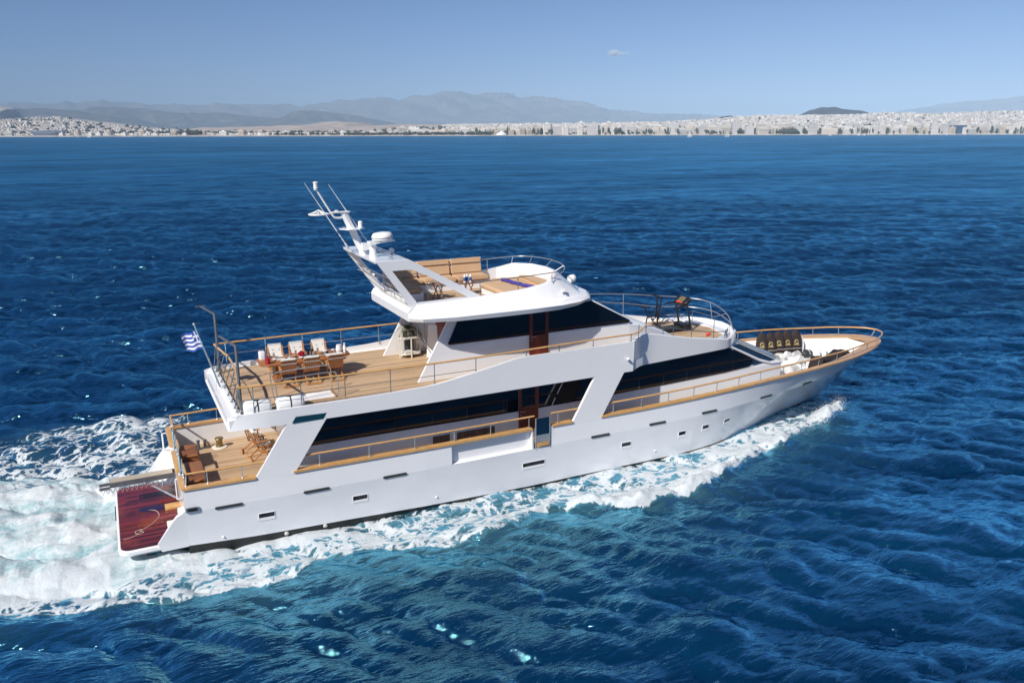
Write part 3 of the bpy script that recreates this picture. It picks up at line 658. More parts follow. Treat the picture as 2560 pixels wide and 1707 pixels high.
mb = MB(); mb.box(7.5, 8.0, -.1, 1.5, 8.876, 8.885); mb.build('arch_skylight', 'bglass', Y)
mb = MB(); mb.tube([(7.55, -1.9, 9.0), (7.6, -.2, 9.0), (7.62, .9, 9.02)], .015, 6); mb.tube([(7.5, -1.9, 8.88), (7.55, -1.9, 9.0)], .015, 6); mb.tube([(7.62, .9, 8.88), (7.62, .9, 9.02)], .015, 6); mb.build('arch_rail', 'steel', Y)
mb = MB(); mb.lathe([(.05, 0), (.05, .05), (.10, .06), (.11, .16), (.06, .22)], (7.95, -.55, 8.875), 12); mb.build('horn', 'wplast', Y)
mb = MB()
mb.tube(smooth([(7.35, 1.9, 8.2), (7.7, 1.3, 7.95), (8.0, .9, 7.55), (8.1, .85, 7.16)]), .018, 6); mb.tube(smooth([(7.35, 1.9, 8.0), (7.85, .4, 7.8), (8.05, -.2, 7.5), (8.1, -.3, 7.16)]), .018, 6); mb.tube(smooth([(7.55, .9, 8.05), (7.85, -.5, 7.85), (8.1, -1.35, 7.45), (8.12, -1.45, 7.16)]), .018, 6); mb.tube([(7.33, 1.95, 8.25), (7.33, -1.95, 8.25)], .016, 6)
mb.build('aft_guard_rail', 'steel', Y)
# mast fin with spreaders, loop aerial, light pole, whips, radar
mb = MB()
rings = []
for t in (0, .25, .5, .75, 1):
    xa = 6.93*(1-t)+6.27*t; xb = 7.22*(1-t)+6.52*t; z = 8.87*(1-t)+10.40*t; h = .11*(1-t)+.075*t
    rings.append([(xa, -h*.4, z), ((xa+xb)/2, -h, z), (xb, -h*.5, z), (xb, h*.5, z), ((xa+xb)/2, h, z), (xa, h*.4, z)])
mb.rings(rings, True, True); mast = mb.build('mast', 'gel', Y, ang=40)
mb = MB(); mb.prism([(6.18, .0), (6.45, -.42), (6.85, -.40), (7.16, 0), (6.85, .40), (6.45, .42)], 'Z', 9.80, 9.83); mb.build('spreader', 'gel', mast)
mb = MB(); mb.prism([(5.98, -.08), (6.60, -.10), (6.66, 0), (6.60, .10), (5.98, .08)], 'Z', 10.40, 10.44); mb.box(6.1, 6.2, -.06, .06, 10.44, 10.49); mb.build('mast_head', 'gel', mast)
mb = MB(); mb.tube(smooth([(6.36, 0, 10.22), (6.12, 0, 10.22), (5.98, 0, 10.36), (5.49, 0, 11.22)], 8), .035, 8); mb.build('light_pole', 'wplast', mast)
mb = MB(); mb.lathe([(.04, 0), (.07, .02), (.07, .06), (.085, .07), (.085, .09), (.075, .10), (.075, .24), (.09, .25), (.09, .28), (.05, .30)], (5.47, 0, 11.20), 12); mb.build('masthead_light', 'wplast', mast)
mb = MB(); mb.lathe([(.06, 0), (.08, .02), (.075, .18), (.09, .2), (.05, .24)], (6.98, -.05, 9.83), 12); mb.build('steaming_light', 'wplast', mast)
mb = MB()
mb.tube([(5.52+.34*math.cos(a), .0+.34*math.sin(a), 10.37) for a in [2*math.pi*k/20 for k in range(20)]], .03, 6, closed=True)
for k in range(5): a = k*math.pi/5; mb.tube([(5.52+.34*math.cos(a), .34*math.sin(a), 10.37), (5.52, 0, 10.52), (5.52-.34*math.cos(a), -.34*math.sin(a), 10.37)], .014, 5)
mb.tube([(5.84, 0, 10.37), (6.3, 0, 10.40)], .02, 6); mb.build('loop_aerial', 'wplast', mast)
for a, b in (((6.80, .75, 8.87), (5.25, .75, 11.42)), ((7.52, .1, 8.87), (5.95, .1, 11.38))):
    mb = MB(); a = Vector(a); b = Vector(b); mb.tube([a, a.lerp(b, .15), a.lerp(b, .16), a.lerp(b, .6), b], [.03, .03, .022, .018, .008], 7); mb.lathe([(.05, 0), (.05, .05)], a, 8); mb.build('whip_aerial', 'wplast', Y)
rd = MB(); rd.lathe([(.13, 0), (.12, .45), (.16, .5)], (7.15, -.9, 8.87), 14); rd.prism([(7.02, 9.30), (7.25, 9.36), (7.9, 9.42), (7.9, 9.45), (7.02, 9.42)], 'Y', -1.12, -.68)
rpost = rd.build('radar_bracket', 'gel', Y)
rot = Matrix.Rotation(R(-4), 3, 'Y')
dm = MB(); dm.lathe([(.24, 0), (.36, .04), (.38, .11), (.37, .18), (.31, .26), (.14, .29)], (7.52, -.9, 9.44), 28, rot); radar = dm.build('radar_dome', 'wplast', Y, ang=50)
dm = MB(); dm.lathe([(.384, .11), (.384, .125)], (7.52, -.9, 9.44), 28, rot); dm.build('dome_seam', 'rubber', radar)
MB().box(6.95, 7.25, -.35, -.1, 9.05, 9.30).build('junction_box', 'gel', Y)
# flybridge rail: port side and round the front, lower starboard rail
fr_top = [(9.9, 2.1, 7.60), (11.5, 2.12, 7.92), (13.0, 2.14, 7.97), (14.15, 2.0, 8.02), (14.75, 1.4, 8.05), (15.05, .2, 8.05), (14.85, -1.1, 8.02), (14.35, -1.95, 7.97)]
MB().tube(smooth(fr_top, 8), .02, 12).build('flybridge_rail', 'steel', Y, ang=80)
mb = MB(); mb.tube([(14.35, -1.95, 7.97), (12.4, -2.15, 7.92), (10.55, -2.12, 7.86), (9.3, -2.1, 7.84)], .017, 8); mb.build('flybridge_rail', 'dsteel', Y)
for a, b in (((13.0, 2.12, 7.52), (13.0, 2.14, 7.97)), ((14.0, 1.85, 7.76), (14.15, 2.0, 8.02)), ((14.5, 1.15, 7.83), (14.75, 1.4, 8.05)), ((14.7, .1, 7.83), (15.05, .2, 8.05)), ((14.55, -1.0, 7.83), (14.85, -1.1, 8.02)), ((13.9, -1.95, 7.72), (14.35, -1.95, 7.97)), ((11.6, 2.1, 7.4), (11.6, 2.12, 7.93))): stanchion(a, b, r=.017, base=False)
for x, z0 in ((13.75, 7.62), (12.3, 7.46), (10.75, 7.34)): stanchion((x, -2.14, z0), (x, -2.11, 7.9), r=.015, m='dsteel', base=False)
mb = MB(); mb.tube([(15.85, 0, 6.96), (15.85, 0, 7.1)], .05, 8); mb.lathe([(.06, -.17), (.15, -.12), (.17, .02), (.15, .14), (.1, .17)], (15.87, 0, 7.24), 16, Matrix.Rotation(R(80), 3, 'Y')); mb.build('searchlight', 'wplast', Y, ang=50)
mb = MB(); mb.box(14.02, 14.2, -2.42, -2.36, 7.25, 7.36); mb.lathe([(.05, 0), (.045, .09)], (14.12, -2.40, 7.30), 10, Matrix.Rotation(R(90), 3, 'X')); mb.build('camera_housing', 'wplast', Y)
# ================================================================ things carried on board
UD = 4.37
# ---- dining table and its six folding chairs
tb = empty('dining_table', (4.8, .64, UD), 'long reddish teak dining table laid for a meal on the upper deck', 'table')
oc = [(-1.66, -.40), (-1.40, -.64), (1.15, -.64), (1.66, -.26), (1.66, .26), (1.40, .64), (-1.40, .64), (-1.66, .40)]
mb = MB(); mb.rings([[(x, y, z) for x, y in [(a*k, b*k) for a, b in oc]] for z, k in ((.67, .97), (.70, 1.0), (.745, 1.0), (.755, .985))], True, True); mb.build('tabletop', 'teakf', tb)
for sx_ in (-1, 1):
    mb = MB(); mb.box(sx_*1.05-.06, sx_*1.05+.06, -.36, .36, .06, .67); mb.box(sx_*1.05-.10, sx_*1.05+.10, -.44, .44, 0, .06); mb.build('leg', 'teakf', tb, bevel=.01)
MB().box(-1.0, 1.0, -.05, .05, .22, .32).build('stretcher', 'teakf', tb)
def make_chair(seat='cush'):
    c = empty('folding_chair', (0, 0, 0), 'x', 'chair')
    w = .27
    for s in (-1, 1):
        mb = MB(); mb.obox((s*w, .02, .47), .035, .05, 1.08, Matrix.Rotation(R(26), 3, 'X')); mb.build('front_leg', 'teakl', c)
        mb = MB(); mb.obox((s*(w-.04), -.03, .22), .03, .05, .66, Matrix.Rotation(R(-52), 3, 'X')); mb.build('back_leg', 'teakl', c)
        mb = MB(); mb.rbox(s*w-.03, s*w+.03, -.20, .30, .64, .67, .02); mb.box(s*w-.015, s*w+.015, .20, .24, .45, .64); mb.build('armrest', 'teakl', c)
    mb = MB()
    for k in range(7): mb.box(-w+.02, w-.02, -.12+.075*k, -.06+.075*k, .435, .455)
    mb.build('seat', 'teakl', c)
    tilt = Matrix.Rotation(R(14), 3, 'X')
    mb = MB()
    for k in range(8): mb.obox(Vector((-.235+.067*k, -.20, .72)), .055, .018, .46, tilt)
    for zz in (.50, .94): mb.obox(Vector((0, -.20-(zz-.72)*.25, zz)), .54, .03, .06, tilt)
    mb.build('backrest', 'teakf', c)
    mb = MB(); mb.obox((0, .12, .50), .50, .46, .08); o = mb.build('seat_cushion', seat, c, bevel=.03)
    mb = MB(); mb.obox((0, -.165, .76), .50, .07, .52, tilt); mb.obox((0, -.245, 1.005), .53, .12, .05, tilt); mb.build('back_cushion', seat, c, bevel=.025)
    mb = MB()
    for a in (-.12, .12): mb.ball((a, -.115, .86), .018, n=6, m=4)
    mb.build('cushion_button', 'soft', c)
    mb = MB(); mb.obox((0, -.235, .84), .55, .012, .035, tilt); mb.build('strap', 'soft', c)
    for ch in KIDS(c):
        if ch.name.startswith(('front_leg', 'back_leg')): pass
    MB().box(-.27, .27, -.40, -.36, .03, .07).build('stretcher', 'teakl', c)
    return c
ch0 = make_chair()
side_word = {0: 'aft end', 1: 'middle', 2: 'forward end'}
k = 0
for row, (yy, rz, xs) in enumerate(((-.22, 0.0, (4.03, 4.86, 5.72)), (1.72, math.pi, (3.98, 4.78, 5.63)))):
    for i, xx in enumerate(xs):
        c = ch0 if k == 0 else copy_tree(ch0); k += 1
        c.location = (xx, yy, UD); c.rotation_euler = (0, 0, rz+random.uniform(-.04, .04))
        c['label'] = ('slatted chair back turned to the camera at the %s of the dining table' if row == 0 else 'chair with white buttoned cushion facing the camera at the %s of the table') % side_word[i]
        c['group'] = 'folding chairs round the dining table'
for n_, (xx, yy, rz, lab) in enumerate(((2.95, .55, -math.pi/2+.12, 'teak chair with white cushions nearest the raked pillar in the lower cockpit'), (2.80, 1.35, -math.pi/2-.1, 'teak chair with white cushions farther inboard beside the cockpit doorway'))):
    c = copy_tree(ch0); c.location = (xx, yy, 1.50); c.rotation_euler = (0, 0, rz); c.scale = (1.05, 1.05, 1.10); c['label'] = lab; c['group'] = 'teak chairs in the cockpit'
# ---- things on the table
TZ = UD+.757
MB().box(3.75, 5.75, .50, .78, TZ, TZ+.004).build('table_runner', 'soft')
tag(bpy.data.objects['table_runner'], 'white cloth runner down the middle of the dining table', 'runner')
PL = [(4.03, .28), (4.86, .26), (5.66, .28), (3.98, 1.02), (4.78, 1.02), (5.60, 1.02)]
p0 = None
for i, (x, y) in enumerate(PL):
    if p0 is None:
        p0 = MB().lathe([(.06, 0), (.14, .012), (.15, .022), (.13, .018), (.05, .012)], (0, 0, 0), 18).build('dinner_plate', 'wplast'); o = p0
    else: o = p0.copy(); COL.objects.link(o)
    o.location = (x, y, TZ+.001); tag(o, 'white plate at the %s of the dining table on the %s side' % (side_word[i % 3], 'starboard' if i < 3 else 'port'), 'plate', 'plates on the dining table')
g0 = None
for i, (x, y) in enumerate([(4.25, .38), (5.08, .36), (5.88, .38), (3.76, .92), (4.56, .92), (5.38, .92)]):
    if g0 is None: g0 = MB().lathe([(.035, 0), (.035, .005), (.006, .012), (.006, .08), (.04, .11), (.036, .19)], (0, 0, 0), 10).build('wine_glass', 'steel'); o = g0
    else: o = g0.copy(); COL.objects.link(o)
    o.location = (x, y, TZ+.003); tag(o, 'stemmed glass by the %s plate of the dining table on the %s side' % (('aft', 'middle', 'forward')[i % 3], 'starboard' if i < 3 else 'port'), 'glass', 'glasses on the dining table')
def single(name, mb, m, label, cat, group=None, **kw): return tag(mb.build(name, m, **kw), label, cat, group)
bw_ = empty('flower_bowl', (4.72, .66, TZ+.004), 'low bowl heaped with red flowers at the centre of the table', 'bowl')
MB().lathe([(.06, 0), (.11, .05), (.12, .09), (.1, .09)], n=14).build('bowl', 'red', bw_)
mb = MB()
for i in range(16): a = random.uniform(0, 6.28); r = random.uniform(0, .11); mb.ball((r*math.cos(a), r*math.sin(a), .11+.06*random.random()), .045, n=6, m=4)
mb.build('flowers', 'red', bw_)
single('bottle', MB().lathe([(.04, 0), (.042, .2), (.016, .27), (.016, .33)], (4.98, .70, TZ+.004), 12), 'glass', 'dark wine bottle standing beside the red flower bowl', 'bottle')
single('tumbler', MB().lathe([(.05, 0), (.055, .24), (.048, .25)], (5.10, .62, TZ+.004), 12), 'rubber', 'tall grey vase just forward of the wine bottle', 'vase')
single('juice_jug', MB().lathe([(.085, 0), (.095, .1), (.085, .2), (.09, .22)], (3.42, .22, TZ), 14), 'red', 'red glass jug on the aft corner of the dining table', 'jug')
single('white_box', MB().rbox(3.24, 3.46, .85, 1.12, TZ, TZ+.28, .05), 'wplast', 'white cooler box at the aft end of the dining table', 'box')
jg = empty('white_pitcher', (6.12, .66, TZ), 'white pitcher with a handle on the forward end of the table', 'pitcher')
MB().lathe([(.09, 0), (.12, .08), (.1, .2), (.085, .26), (.1, .28)], n=14).build('body', 'wplast', jg); mb = MB(); mb.tube(smooth([(.1, 0, .24), (.19, 0, .2), (.17, 0, .1), (.1, 0, .06)], 4), .014, 6); mb.build('handle', 'wplast', jg)
single('white_bottle', MB().lathe([(.05, 0), (.055, .22), (.03, .28), (.035, .36)], (6.30, .50, TZ), 12), 'wplast', 'tall white bottle at the forward tip of the table', 'bottle')
for x, y, lab in ((4.42, .62, 'bread basket between the red flowers and the aft plates'), (5.40, .66, 'bread basket forward of the wine bottle')):
    b = empty('bread_basket', (x, y, TZ+.004), lab, 'basket', 'bread baskets on the dining table'); MB().lathe([(.10, 0), (.14, .06), (.13, .06), (.09, .02)], n=14).build('basket', 'food', b)
    mb = MB()
    for i in range(7): a = i*.9; mb.ball((.06*math.cos(a), .06*math.sin(a), .075), .045, .035, .03, n=7, m=4)
    mb.build('bread', 'food', b)
cols = ['wplast', 'food', 'red', 'cream', 'wplast', 'food', 'glass', 'wplast']; b0 = None
for i, (x, y) in enumerate([(3.70, .55), (4.10, .66), (4.42, .90), (4.62, .34), (5.18, .92), (5.22, .40), (5.66, .66), (5.95, .90)]):
    o = MB().lathe([(.03, 0), (.065, .035), (.07, .06), (.06, .055), (.03, .02)], (0, 0, 0), 12).build('serving_bowl', cols[i]); o.location = (x, y, TZ+.005)
    tag(o, '%s serving bowl %s of the laid dining table' % ({'wplast': 'white', 'food': 'brown', 'red': 'red', 'cream': 'cream', 'glass': 'black'}[cols[i]], ['at the aft end', 'aft of the red flowers', 'on the port side, aft', 'on the starboard side, aft', 'on the port side, centre', 'on the starboard side, centre', 'forward of the bread', 'at the forward port end'][i]), 'bowl', 'serving bowls on the dining table')
# ---- two-tier white trolley, its buckets and the palm beside it
tr = empty('drinks_trolley', (9.2, 1.40, UD), 'cream two-tier trolley against the port wing plate', 'trolley')
ot = [(-.52, -.08), (-.30, -.27), (.34, -.24), (.52, .02), (.44, .26), (-.34, .28)]
mb = MB(); mb.prism(ot, 'Z', .80, .83); mb.tube([(x*.98, y*.98, .86) for x, y in ot], .014, 6, closed=True); mb.build('top_shelf', 'cream', tr)
MB().prism([(x*.92, y*.92) for x, y in ot], 'Z', .14, .18).build('bottom_shelf', 'cream', tr)
for x, y in ((-.44, -.05), (-.02, -.24), (.44, .02), (-.28, .24), (.36, .22)): MB().box(x-.022, x+.022, y-.022, y+.022, 0, .81).build('leg', 'cream', tr)
for x, y, lab in ((9.02, 1.42, 'dark ice bucket on the trolley, the one nearer the stern'), (9.28, 1.36, 'dark ice bucket in the middle of the trolley')):
    single('ice_bucket', MB().lathe([(.09, 0), (.115, .24), (.1, .24), (.08, .05)], (x, y, UD+.832), 14), 'pot', lab, 'bucket', 'ice buckets on the trolley')
single('folded_napkins', MB().box(8.95, 9.25, 1.25, 1.5, UD+.182, UD+.27), 'soft', 'white folded napkins on the lower shelf of the trolley', 'napkins', bevel=.02)
pl_ = empty('potted_palm', (9.30, 1.82, UD), 'bushy potted palm standing under the flybridge overhang', 'plant')
MB().lathe([(.13, 0), (.18, .02), (.20, .62), (.17, .62), (.16, .56)], n=16).build('pot', 'pot', pl_)
MB().tube([(0, 0, .5), (.02, .01, .9), (-.02, .03, 1.15)], .03, 6).build('stem', 'brass', pl_)
mb = MB()
for i in range(26):
    a = random.uniform(0, 6.28); L_ = random.uniform(.45, .85); lift = random.uniform(.1, .65); pts = []
    for k_ in range(7): q = k_/6; pts.append(Vector((math.cos(a)*L_*q, math.sin(a)*L_*q, 1.1+lift*q-.9*q*q*L_)))
    for k_ in range(6):
        d = (pts[k_+1]-pts[k_]); sd = d.cross(Vector((0, 0, 1))).normalized()
        for sg in (-1, 1):
            for m_ in range(2):
                b = pts[k_].lerp(pts[k_+1], m_/2); tp = b+d*.9+sd*sg*(.16*(1-k_/8))-Vector((0, 0, .05)); mb.add([b-d*.12, b+d*.14, tp], [(0, 1, 2)])
mb.build('fronds', 'green', pl_)
# ---- white canisters and stair rails on the starboard quarter
for x0, x1, lab in ((2.05, 2.92, 'white life raft canister in the aft corner of the upper deck'), (3.08, 3.98, 'white life raft canister beside the stair opening')):
    r_ = empty('life_raft', ((x0+x1)/2, -2.80, UD), lab, 'life raft', 'life rafts on the starboard quarter'); L_ = (x1-x0)/2
    mb = MB(); pr = [(-.24, .02), (-.27, .12), (-.27, .27), (-.20, .38), (-.08, .43), (.08, .43), (.20, .38), (.27, .27), (.27, .12), (.24, .02)]
    mb.rings([[(x*L_, y*k_, .02+(z-.02)*k_) for y, z in pr] for x, k_ in ((-1, .72), (-.93, .92), (-.8, 1), (.8, 1), (.93, .92), (1, .72))], True, True); mb.build('canister', 'wplast', r_, ang=50)
    mb = MB(); mb.rings([[(x, y*1.02, z*1.02) for y, z in pr] for x in (-.02, .02)], closed=False); mb.build('strap', 'black', r_)
    MB().box(-.11, .07, -.09, .04, .437, .445).build('plate', 'rubber', r_)
mb = MB(); hp = lambda y: smooth([(3.25, y, 4.40), (3.18, y, 5.18), (3.3, y, 5.26), (5.0, y, 5.30), (5.22, y, 5.2), (5.26, y, 4.9), (5.26, y, 4.40)], 5)
mb.tube(hp(-1.5), .02, 8); mb.build('stair_guard', 'steel', Y)
mb = MB(); mb.tube(hp(-2.40), .02, 8); mb.build('stair_guard', 'steel', Y)
# ---- cockpit: teak lockers, capstan, bollard
for y0, y1, lab in ((.45, 1.60, 'teak locker by the stern rail, nearer the port side'), (-1.90, -.15, 'long teak locker by the stern rail, nearer the starboard side')):
    b = empty('teak_locker', (.52, (y0+y1)/2, 1.5), lab, 'locker', 'teak lockers in the cockpit'); h_ = (y1-y0)/2
    MB().box(-.27, .27, -h_, h_, 0, .50).build('body', 'teakf', b); MB().rbox(-.30, .30, -h_-.03, h_+.03, .50, .54, .03).build('lid', 'teakf', b); MB().box(.271, .285, -.06, .06, .28, .32).build('handle', 'dsteel', b)
cp = empty('capstan', (1.72, 2.28, 1.5), 'bronze capstan on a round cream base on the cockpit deck', 'capstan')
MB().lathe([(.28, 0), (.28, .03), (.2, .05)], n=20).build('base', 'cream', cp); MB().lathe([(.15, .05), (.13, .1), (.11, .2), (.13, .32), (.165, .36), (.15, .39), (.05, .40)], n=18).build('drum', 'brass', cp)
bo = empty('bollard', (1.10, 2.45, 1.5), 'twin steel bollard on the cockpit deck near the capstan', 'bollard')
for dx in (-.12, .12): MB().lathe([(.07, 0), (.06, .03), (.05, .26), (.075, .28), (.07, .32), (.03, .33)], (dx, 0, .02), 14).build('post', 'dsteel', bo)
MB().rbox(-.26, .26, -.1, .1, 0, .03, .08).build('foot', 'dsteel', bo)
# ---- gangway and transom fittings (parts of the yacht)
mb = MB(); mb.box(-2.12, -.02, .40, .44, 1.36, 1.53); mb.box(-2.12, -.02, .80, .84, 1.36, 1.53); mb.box(-2.45, -2.12, .42, .46, 1.30, 1.40); mb.box(-2.45, -2.12, .78, .82, 1.30, 1.40)
for k_ in range(9): mb.box(-2.08+.25*k_, -2.04+.25*k_, .44, .80, 1.38, 1.42)
gw = mb.build('gangway', 'dsteel', Y)
MB().box(-2.10, -.10, .43, .81, 1.50, 1.545).build('gangway_boards', varied('grey_gangway_boards', (.42, .36, .28), .7, .12, 3.0), gw)
mb = MB()
for i in range(16): x = -2.4+i*.15; mb.tube([(x, .38, 1.35), (x+.05, .37, 1.16), (x+.13, .38, 1.34)], .016, 5)
mb.build('gangway_chain', 'steel', gw)
mb = MB(); mb.tube([(-1.0, .55, 1.30), (-.45, .1, 1.02)], .028, 8); mb.tube([(-.45, .1, 1.02), (-.02, -.26, .80)], .042, 8); mb.build('gangway_ram', 'steel', gw)
mb = MB(); mb.tube(smooth([(-.42, .38, 1.32), (-.5, .2, 1.0), (-.25, .15, .8), (-.03, .3, 1.0)], 6), .02, 6); mb.build('hydraulic_hose', 'black', gw)
mb = MB(); mb.box(-.05, -.022, -.15, .35, .62, 1.25); mb.build('transom_grille', 'vent', Y)
mb = MB(); mb.rbox(-.50, -.02, -.48, -.14, .56, .66, .03); mb.build('transom_step', 'cap', Y)
mb = MB(); mb.rbox(-.62, -.02, .85, 1.45, .92, 1.0, .06); mb.rbox(-.30, -.02, 1.05, 2.2, 1.0, 1.12, .06); mb.build('transom_seat', 'gel', Y)
mb = MB(); mb.tube([(-.03, -.75, 1.0), (-.10, -.75, 1.0), (-.10, -.75, 1.75), (-.03, -.75, 1.75)], .02, 6); mb.build('grab_handle', 'wplast', Y)
mt = empty('deck_patch', (-.95, -.10, .557), 'flat dark blue rounded patch on the mahogany swim platform', 'mat')
mb = MB(); mb.rings([[(x, y, z) for x, y in rrect(-.36, .48, -.14, .16, .13)] for z in (0, .012)], True, True); mb.build('mat', mat('navy_sheet', (.012, .012, .06), .5), mt)  # thin dark blue sheet with rounded corners, flat on the platform
mb = MB(); mb.tube(smooth([(-1.02, -.20, .566), (-.80, -.34, .566), (-.72, -.80, .566), (-.92, -1.25, .566), (-1.2, -1.58, .566), (-1.36, -1.72, .566), (-1.25, -1.86, .57), (-1.43, -1.95, .57), (-1.5, -1.72, .575), (-1.3, -1.64, .575), (-1.42, -1.88, .57), (-1.6, -2.05, .566), (-1.86, -2.12, .566)], 8), .008, 6)
single('mooring_rope', mb, 'rope', 'thin pale rope coiled loosely on the mahogany swim platform', 'rope')
# ---- flybridge furniture
FD = 6.945
sf = empty('sofa', (10.4, 1.5, FD), 'long beige L-shaped sofa along the port side of the flybridge', 'sofa')
mb = MB(); mb.box(-2.0, 2.2, -.32, .50, 0, .34); mb.box(-2.0, -1.2, -1.9, -.32, 0, .34); mb.build('base', 'gel', sf, bevel=.02)
for x0, x1 in ((-1.98, -.62), (-.60, .80), (.82, 2.22)):
    mb = MB(); mb.obox(((x0+x1)/2, -.02, .46), x1-x0-.02, .80, .20); mb.build('seat_cushion', 'beige', sf, bevel=.05)
    tilt = Matrix.Rotation(R(-9), 3, 'X')
    mb = MB(); mb.obox(((x0+x1)/2, .40, .74), x1-x0-.02, .16, .38, tilt); mb.build('back_cushion', 'beige', sf, bevel=.045)
    mb = MB(); mb.obox(((x0+x1)/2, .46, 1.06), x1-x0-.02, .15, .24, tilt); mb.build('headrest', 'beige', sf, bevel=.045)
mb = MB(); mb.obox((-1.6, -1.12, .46), .78, 1.5, .20); mb.build('seat_cushion', 'beige', sf, bevel=.05)
mb = MB(); mb.box(-2.02, 2.24, .50, .56, 0, 1.15); mb.build('back_panel', 'gel', sf)
spd = empty('sunpad', (13.0, -.3, FD), 'big beige sunpad filling the forward end of the flybridge', 'sunpad')
op = [(-1.15, -1.55), (.55, -1.62), (1.10, -1.15), (1.45, -.3), (1.42, .75), (.95, 1.35), (-.25, 1.40), (-1.15, .55)]
MB().prism([(x*.98, y*.98) for x, y in op], 'Z', 0, .20).build('base', 'gel', spd)
mb = MB(); mb.rings([[(x*k_, y*k_, z) for x, y in op] for z, k_ in ((.20, .97), (.24, 1.0), (.34, 1.0), (.385, .97), (.39, .9))], True, True); mb.build('mattress', 'beige', spd, ang=50)
mb = MB(); mb.rings([[(x*k_, y*k_, z) for x, y in [(.62, -1.5), (1.02, -1.12), (1.38, -.3), (1.34, .7), (1.0, 1.15), (.82, 1.1)]] for z, k_ in ((.385, 1), (.46, .99), (.49, .95))], True, True); mb.build('bolster', 'beige', spd, ang=60)
for i, (x, y, lab) in enumerate(((12.88, .02, 'rolled purple towel at the port end of the row on the sunpad'), (12.96, -.68, 'rolled purple towel in the middle of the row on the sunpad'), (13.10, -1.40, 'rolled purple towel at the starboard end of the row on the sunpad'))):
    mb = MB(); rot = Matrix.Rotation(R(-80+4*i), 3, 'Z')
    mb.rings([[rot @ Vector((u, (.075+.012*math.sin(u*17+k_))*math.cos(2*math.pi*k_/10), (.07+.01*math.sin(u*21+2*k_))*math.sin(2*math.pi*k_/10)))+Vector((x, y, FD+.455)) for k_ in range(10)] for u in np.linspace(-.33, .33, 9)], True, True)
    single('rolled_towel', mb, 'towel', lab, 'towel', 'rolled towels on the sunpad', ang=60)
def stool(x, y, h_, lab, top=.42, rz=0):
    s_ = empty('folding_table', (x, y, FD), lab, 'table', 'small teak tables on the flybridge', rz)
    mb = MB()
    for k_ in range(5): mb.box(-top/2+k_*top/5, -top/2+(k_+.85)*top/5, -top*.42, top*.42, h_-.025, h_)
    mb.build('slatted_top', 'teakf', s_)
    for sg in (-1, 1):
        for d in (-1, 1): mb = MB(); mb.obox((0, sg*top*.36+d*.012, h_/2), .035, .022, h_*1.18, Matrix.Rotation(R(d*26), 3, 'Y')); mb.build('leg', 'teakf', s_)
stool(9.9, -.1, .62, 'teak folding table standing behind the raked arch frame', rz=.3); stool(11.35, .35, .46, 'low teak folding table in front of the sofa', .62, rz=.1)
for dx, dy, lab in ((-.1, .0, 'blue labelled water bottle on the low table, nearer the stern'), (.02, .06, 'blue labelled water bottle in the middle of the low table'), (.14, -.02, 'blue labelled water bottle on the low table, nearer the bow')):
    b = empty('water_bottle', (11.30+dx, .36+dy, FD+.465), lab, 'bottle', 'water bottles on the low table'); MB().lathe([(.05, 0), (.055, .05), (.055, .24), (.02, .30), (.022, .34)], n=12).build('bottle', 'wplast', b); MB().lathe([(.057, .06), (.057, .22)], n=12).build('wrapper', 'bluebag', b)
mb = MB(); mb.tube(smooth([(8.75, .9, FD), (8.75, .9, 7.72), (9.6, .75, 7.82), (10.0, .2, 7.8), (10.05, 0, 7.5), (10.05, -.05, FD)], 6), .018, 7); mb.build('hatch_rail', 'steel', Y)
mb = MB(); mb.tube(smooth([(9.3, -.6, FD), (9.3, -.6, 7.6), (9.5, -.6, 7.75), (9.75, -.8, 7.5), (9.8, -.8, FD)], 6), .018, 7); mb.build('hatch_rail', 'steel', Y)
# ---- exercise bike and treadmill on the bridge deck
BD = 4.368
bk = empty('exercise_bike', (21.25, 1.25, BD), 'black exercise bike with a caged fan wheel on the bridge deck', 'exercise bike')
mb = MB(); mb.tube([(.08+.40*math.cos(a), 0, .52+.40*math.sin(a)) for a in np.linspace(0, 2*math.pi, 25)[:-1]], .022, 6, closed=True)
for k_ in range(10): a = k_*math.pi/5; mb.tube([(.08, .05, .52), (.08+.39*math.cos(a), 0, .52+.39*math.sin(a))], .008, 4)
mb.tube([(.08+.25*math.cos(a), .02, .52+.25*math.sin(a)) for a in np.linspace(0, 2*math.pi, 21)[:-1]], .008, 4, closed=True)
mb.build('fan_cage', 'black', bk)
MB().lathe([(.07, -.05), (.07, .05)], (.08, 0, .52), 12, Matrix.Rotation(R(90), 3, 'X')).build('hub', 'black', bk)
for s in (-1, 1):
    mb = MB(); mb.tube(smooth([(.02, s*.12, .35), (.06, s*.13, .9), (.10, s*.16, 1.25), (-.02, s*.2, 1.42), (-.22, s*.22, 1.48)], 5), .032, 8); mb.build('moving_arm', 'black', bk)
mb = MB(); mb.tube([(.08, 0, .52), (-.55, 0, .45), (-.62, 0, .06)], .035, 8); mb.tube([(-.50, 0, .45), (-.68, 0, .92)], .03, 8); mb.tube([(.05, 0, .5), (.05, 0, .06)], .035, 8); mb.tube([(.0, .02, .6), (-.02, .0, 1.3)], .04, 8); mb.build('frame', 'black', bk)
for x in (-.62, .05): mb = MB(); mb.tube([(x, -.26, .045), (x, .26, .045)], .035, 8); mb.build('foot', 'black', bk)
mb = MB(); mb.ball((-.72, 0, .95), .17, .12, .05, n=12, m=5); mb.build('saddle', 'black', bk)
for s in (-1, 1): mb = MB(); mb.tube([(-.2, s*.06, .33), (-.2+s*.12, s*.14, .33)], .018, 6); mb.box(-.2+s*.12-.05, -.2+s*.12+.05, s*.14-.03, s*.14+.06, .315, .345); mb.build('pedal', 'black', bk)
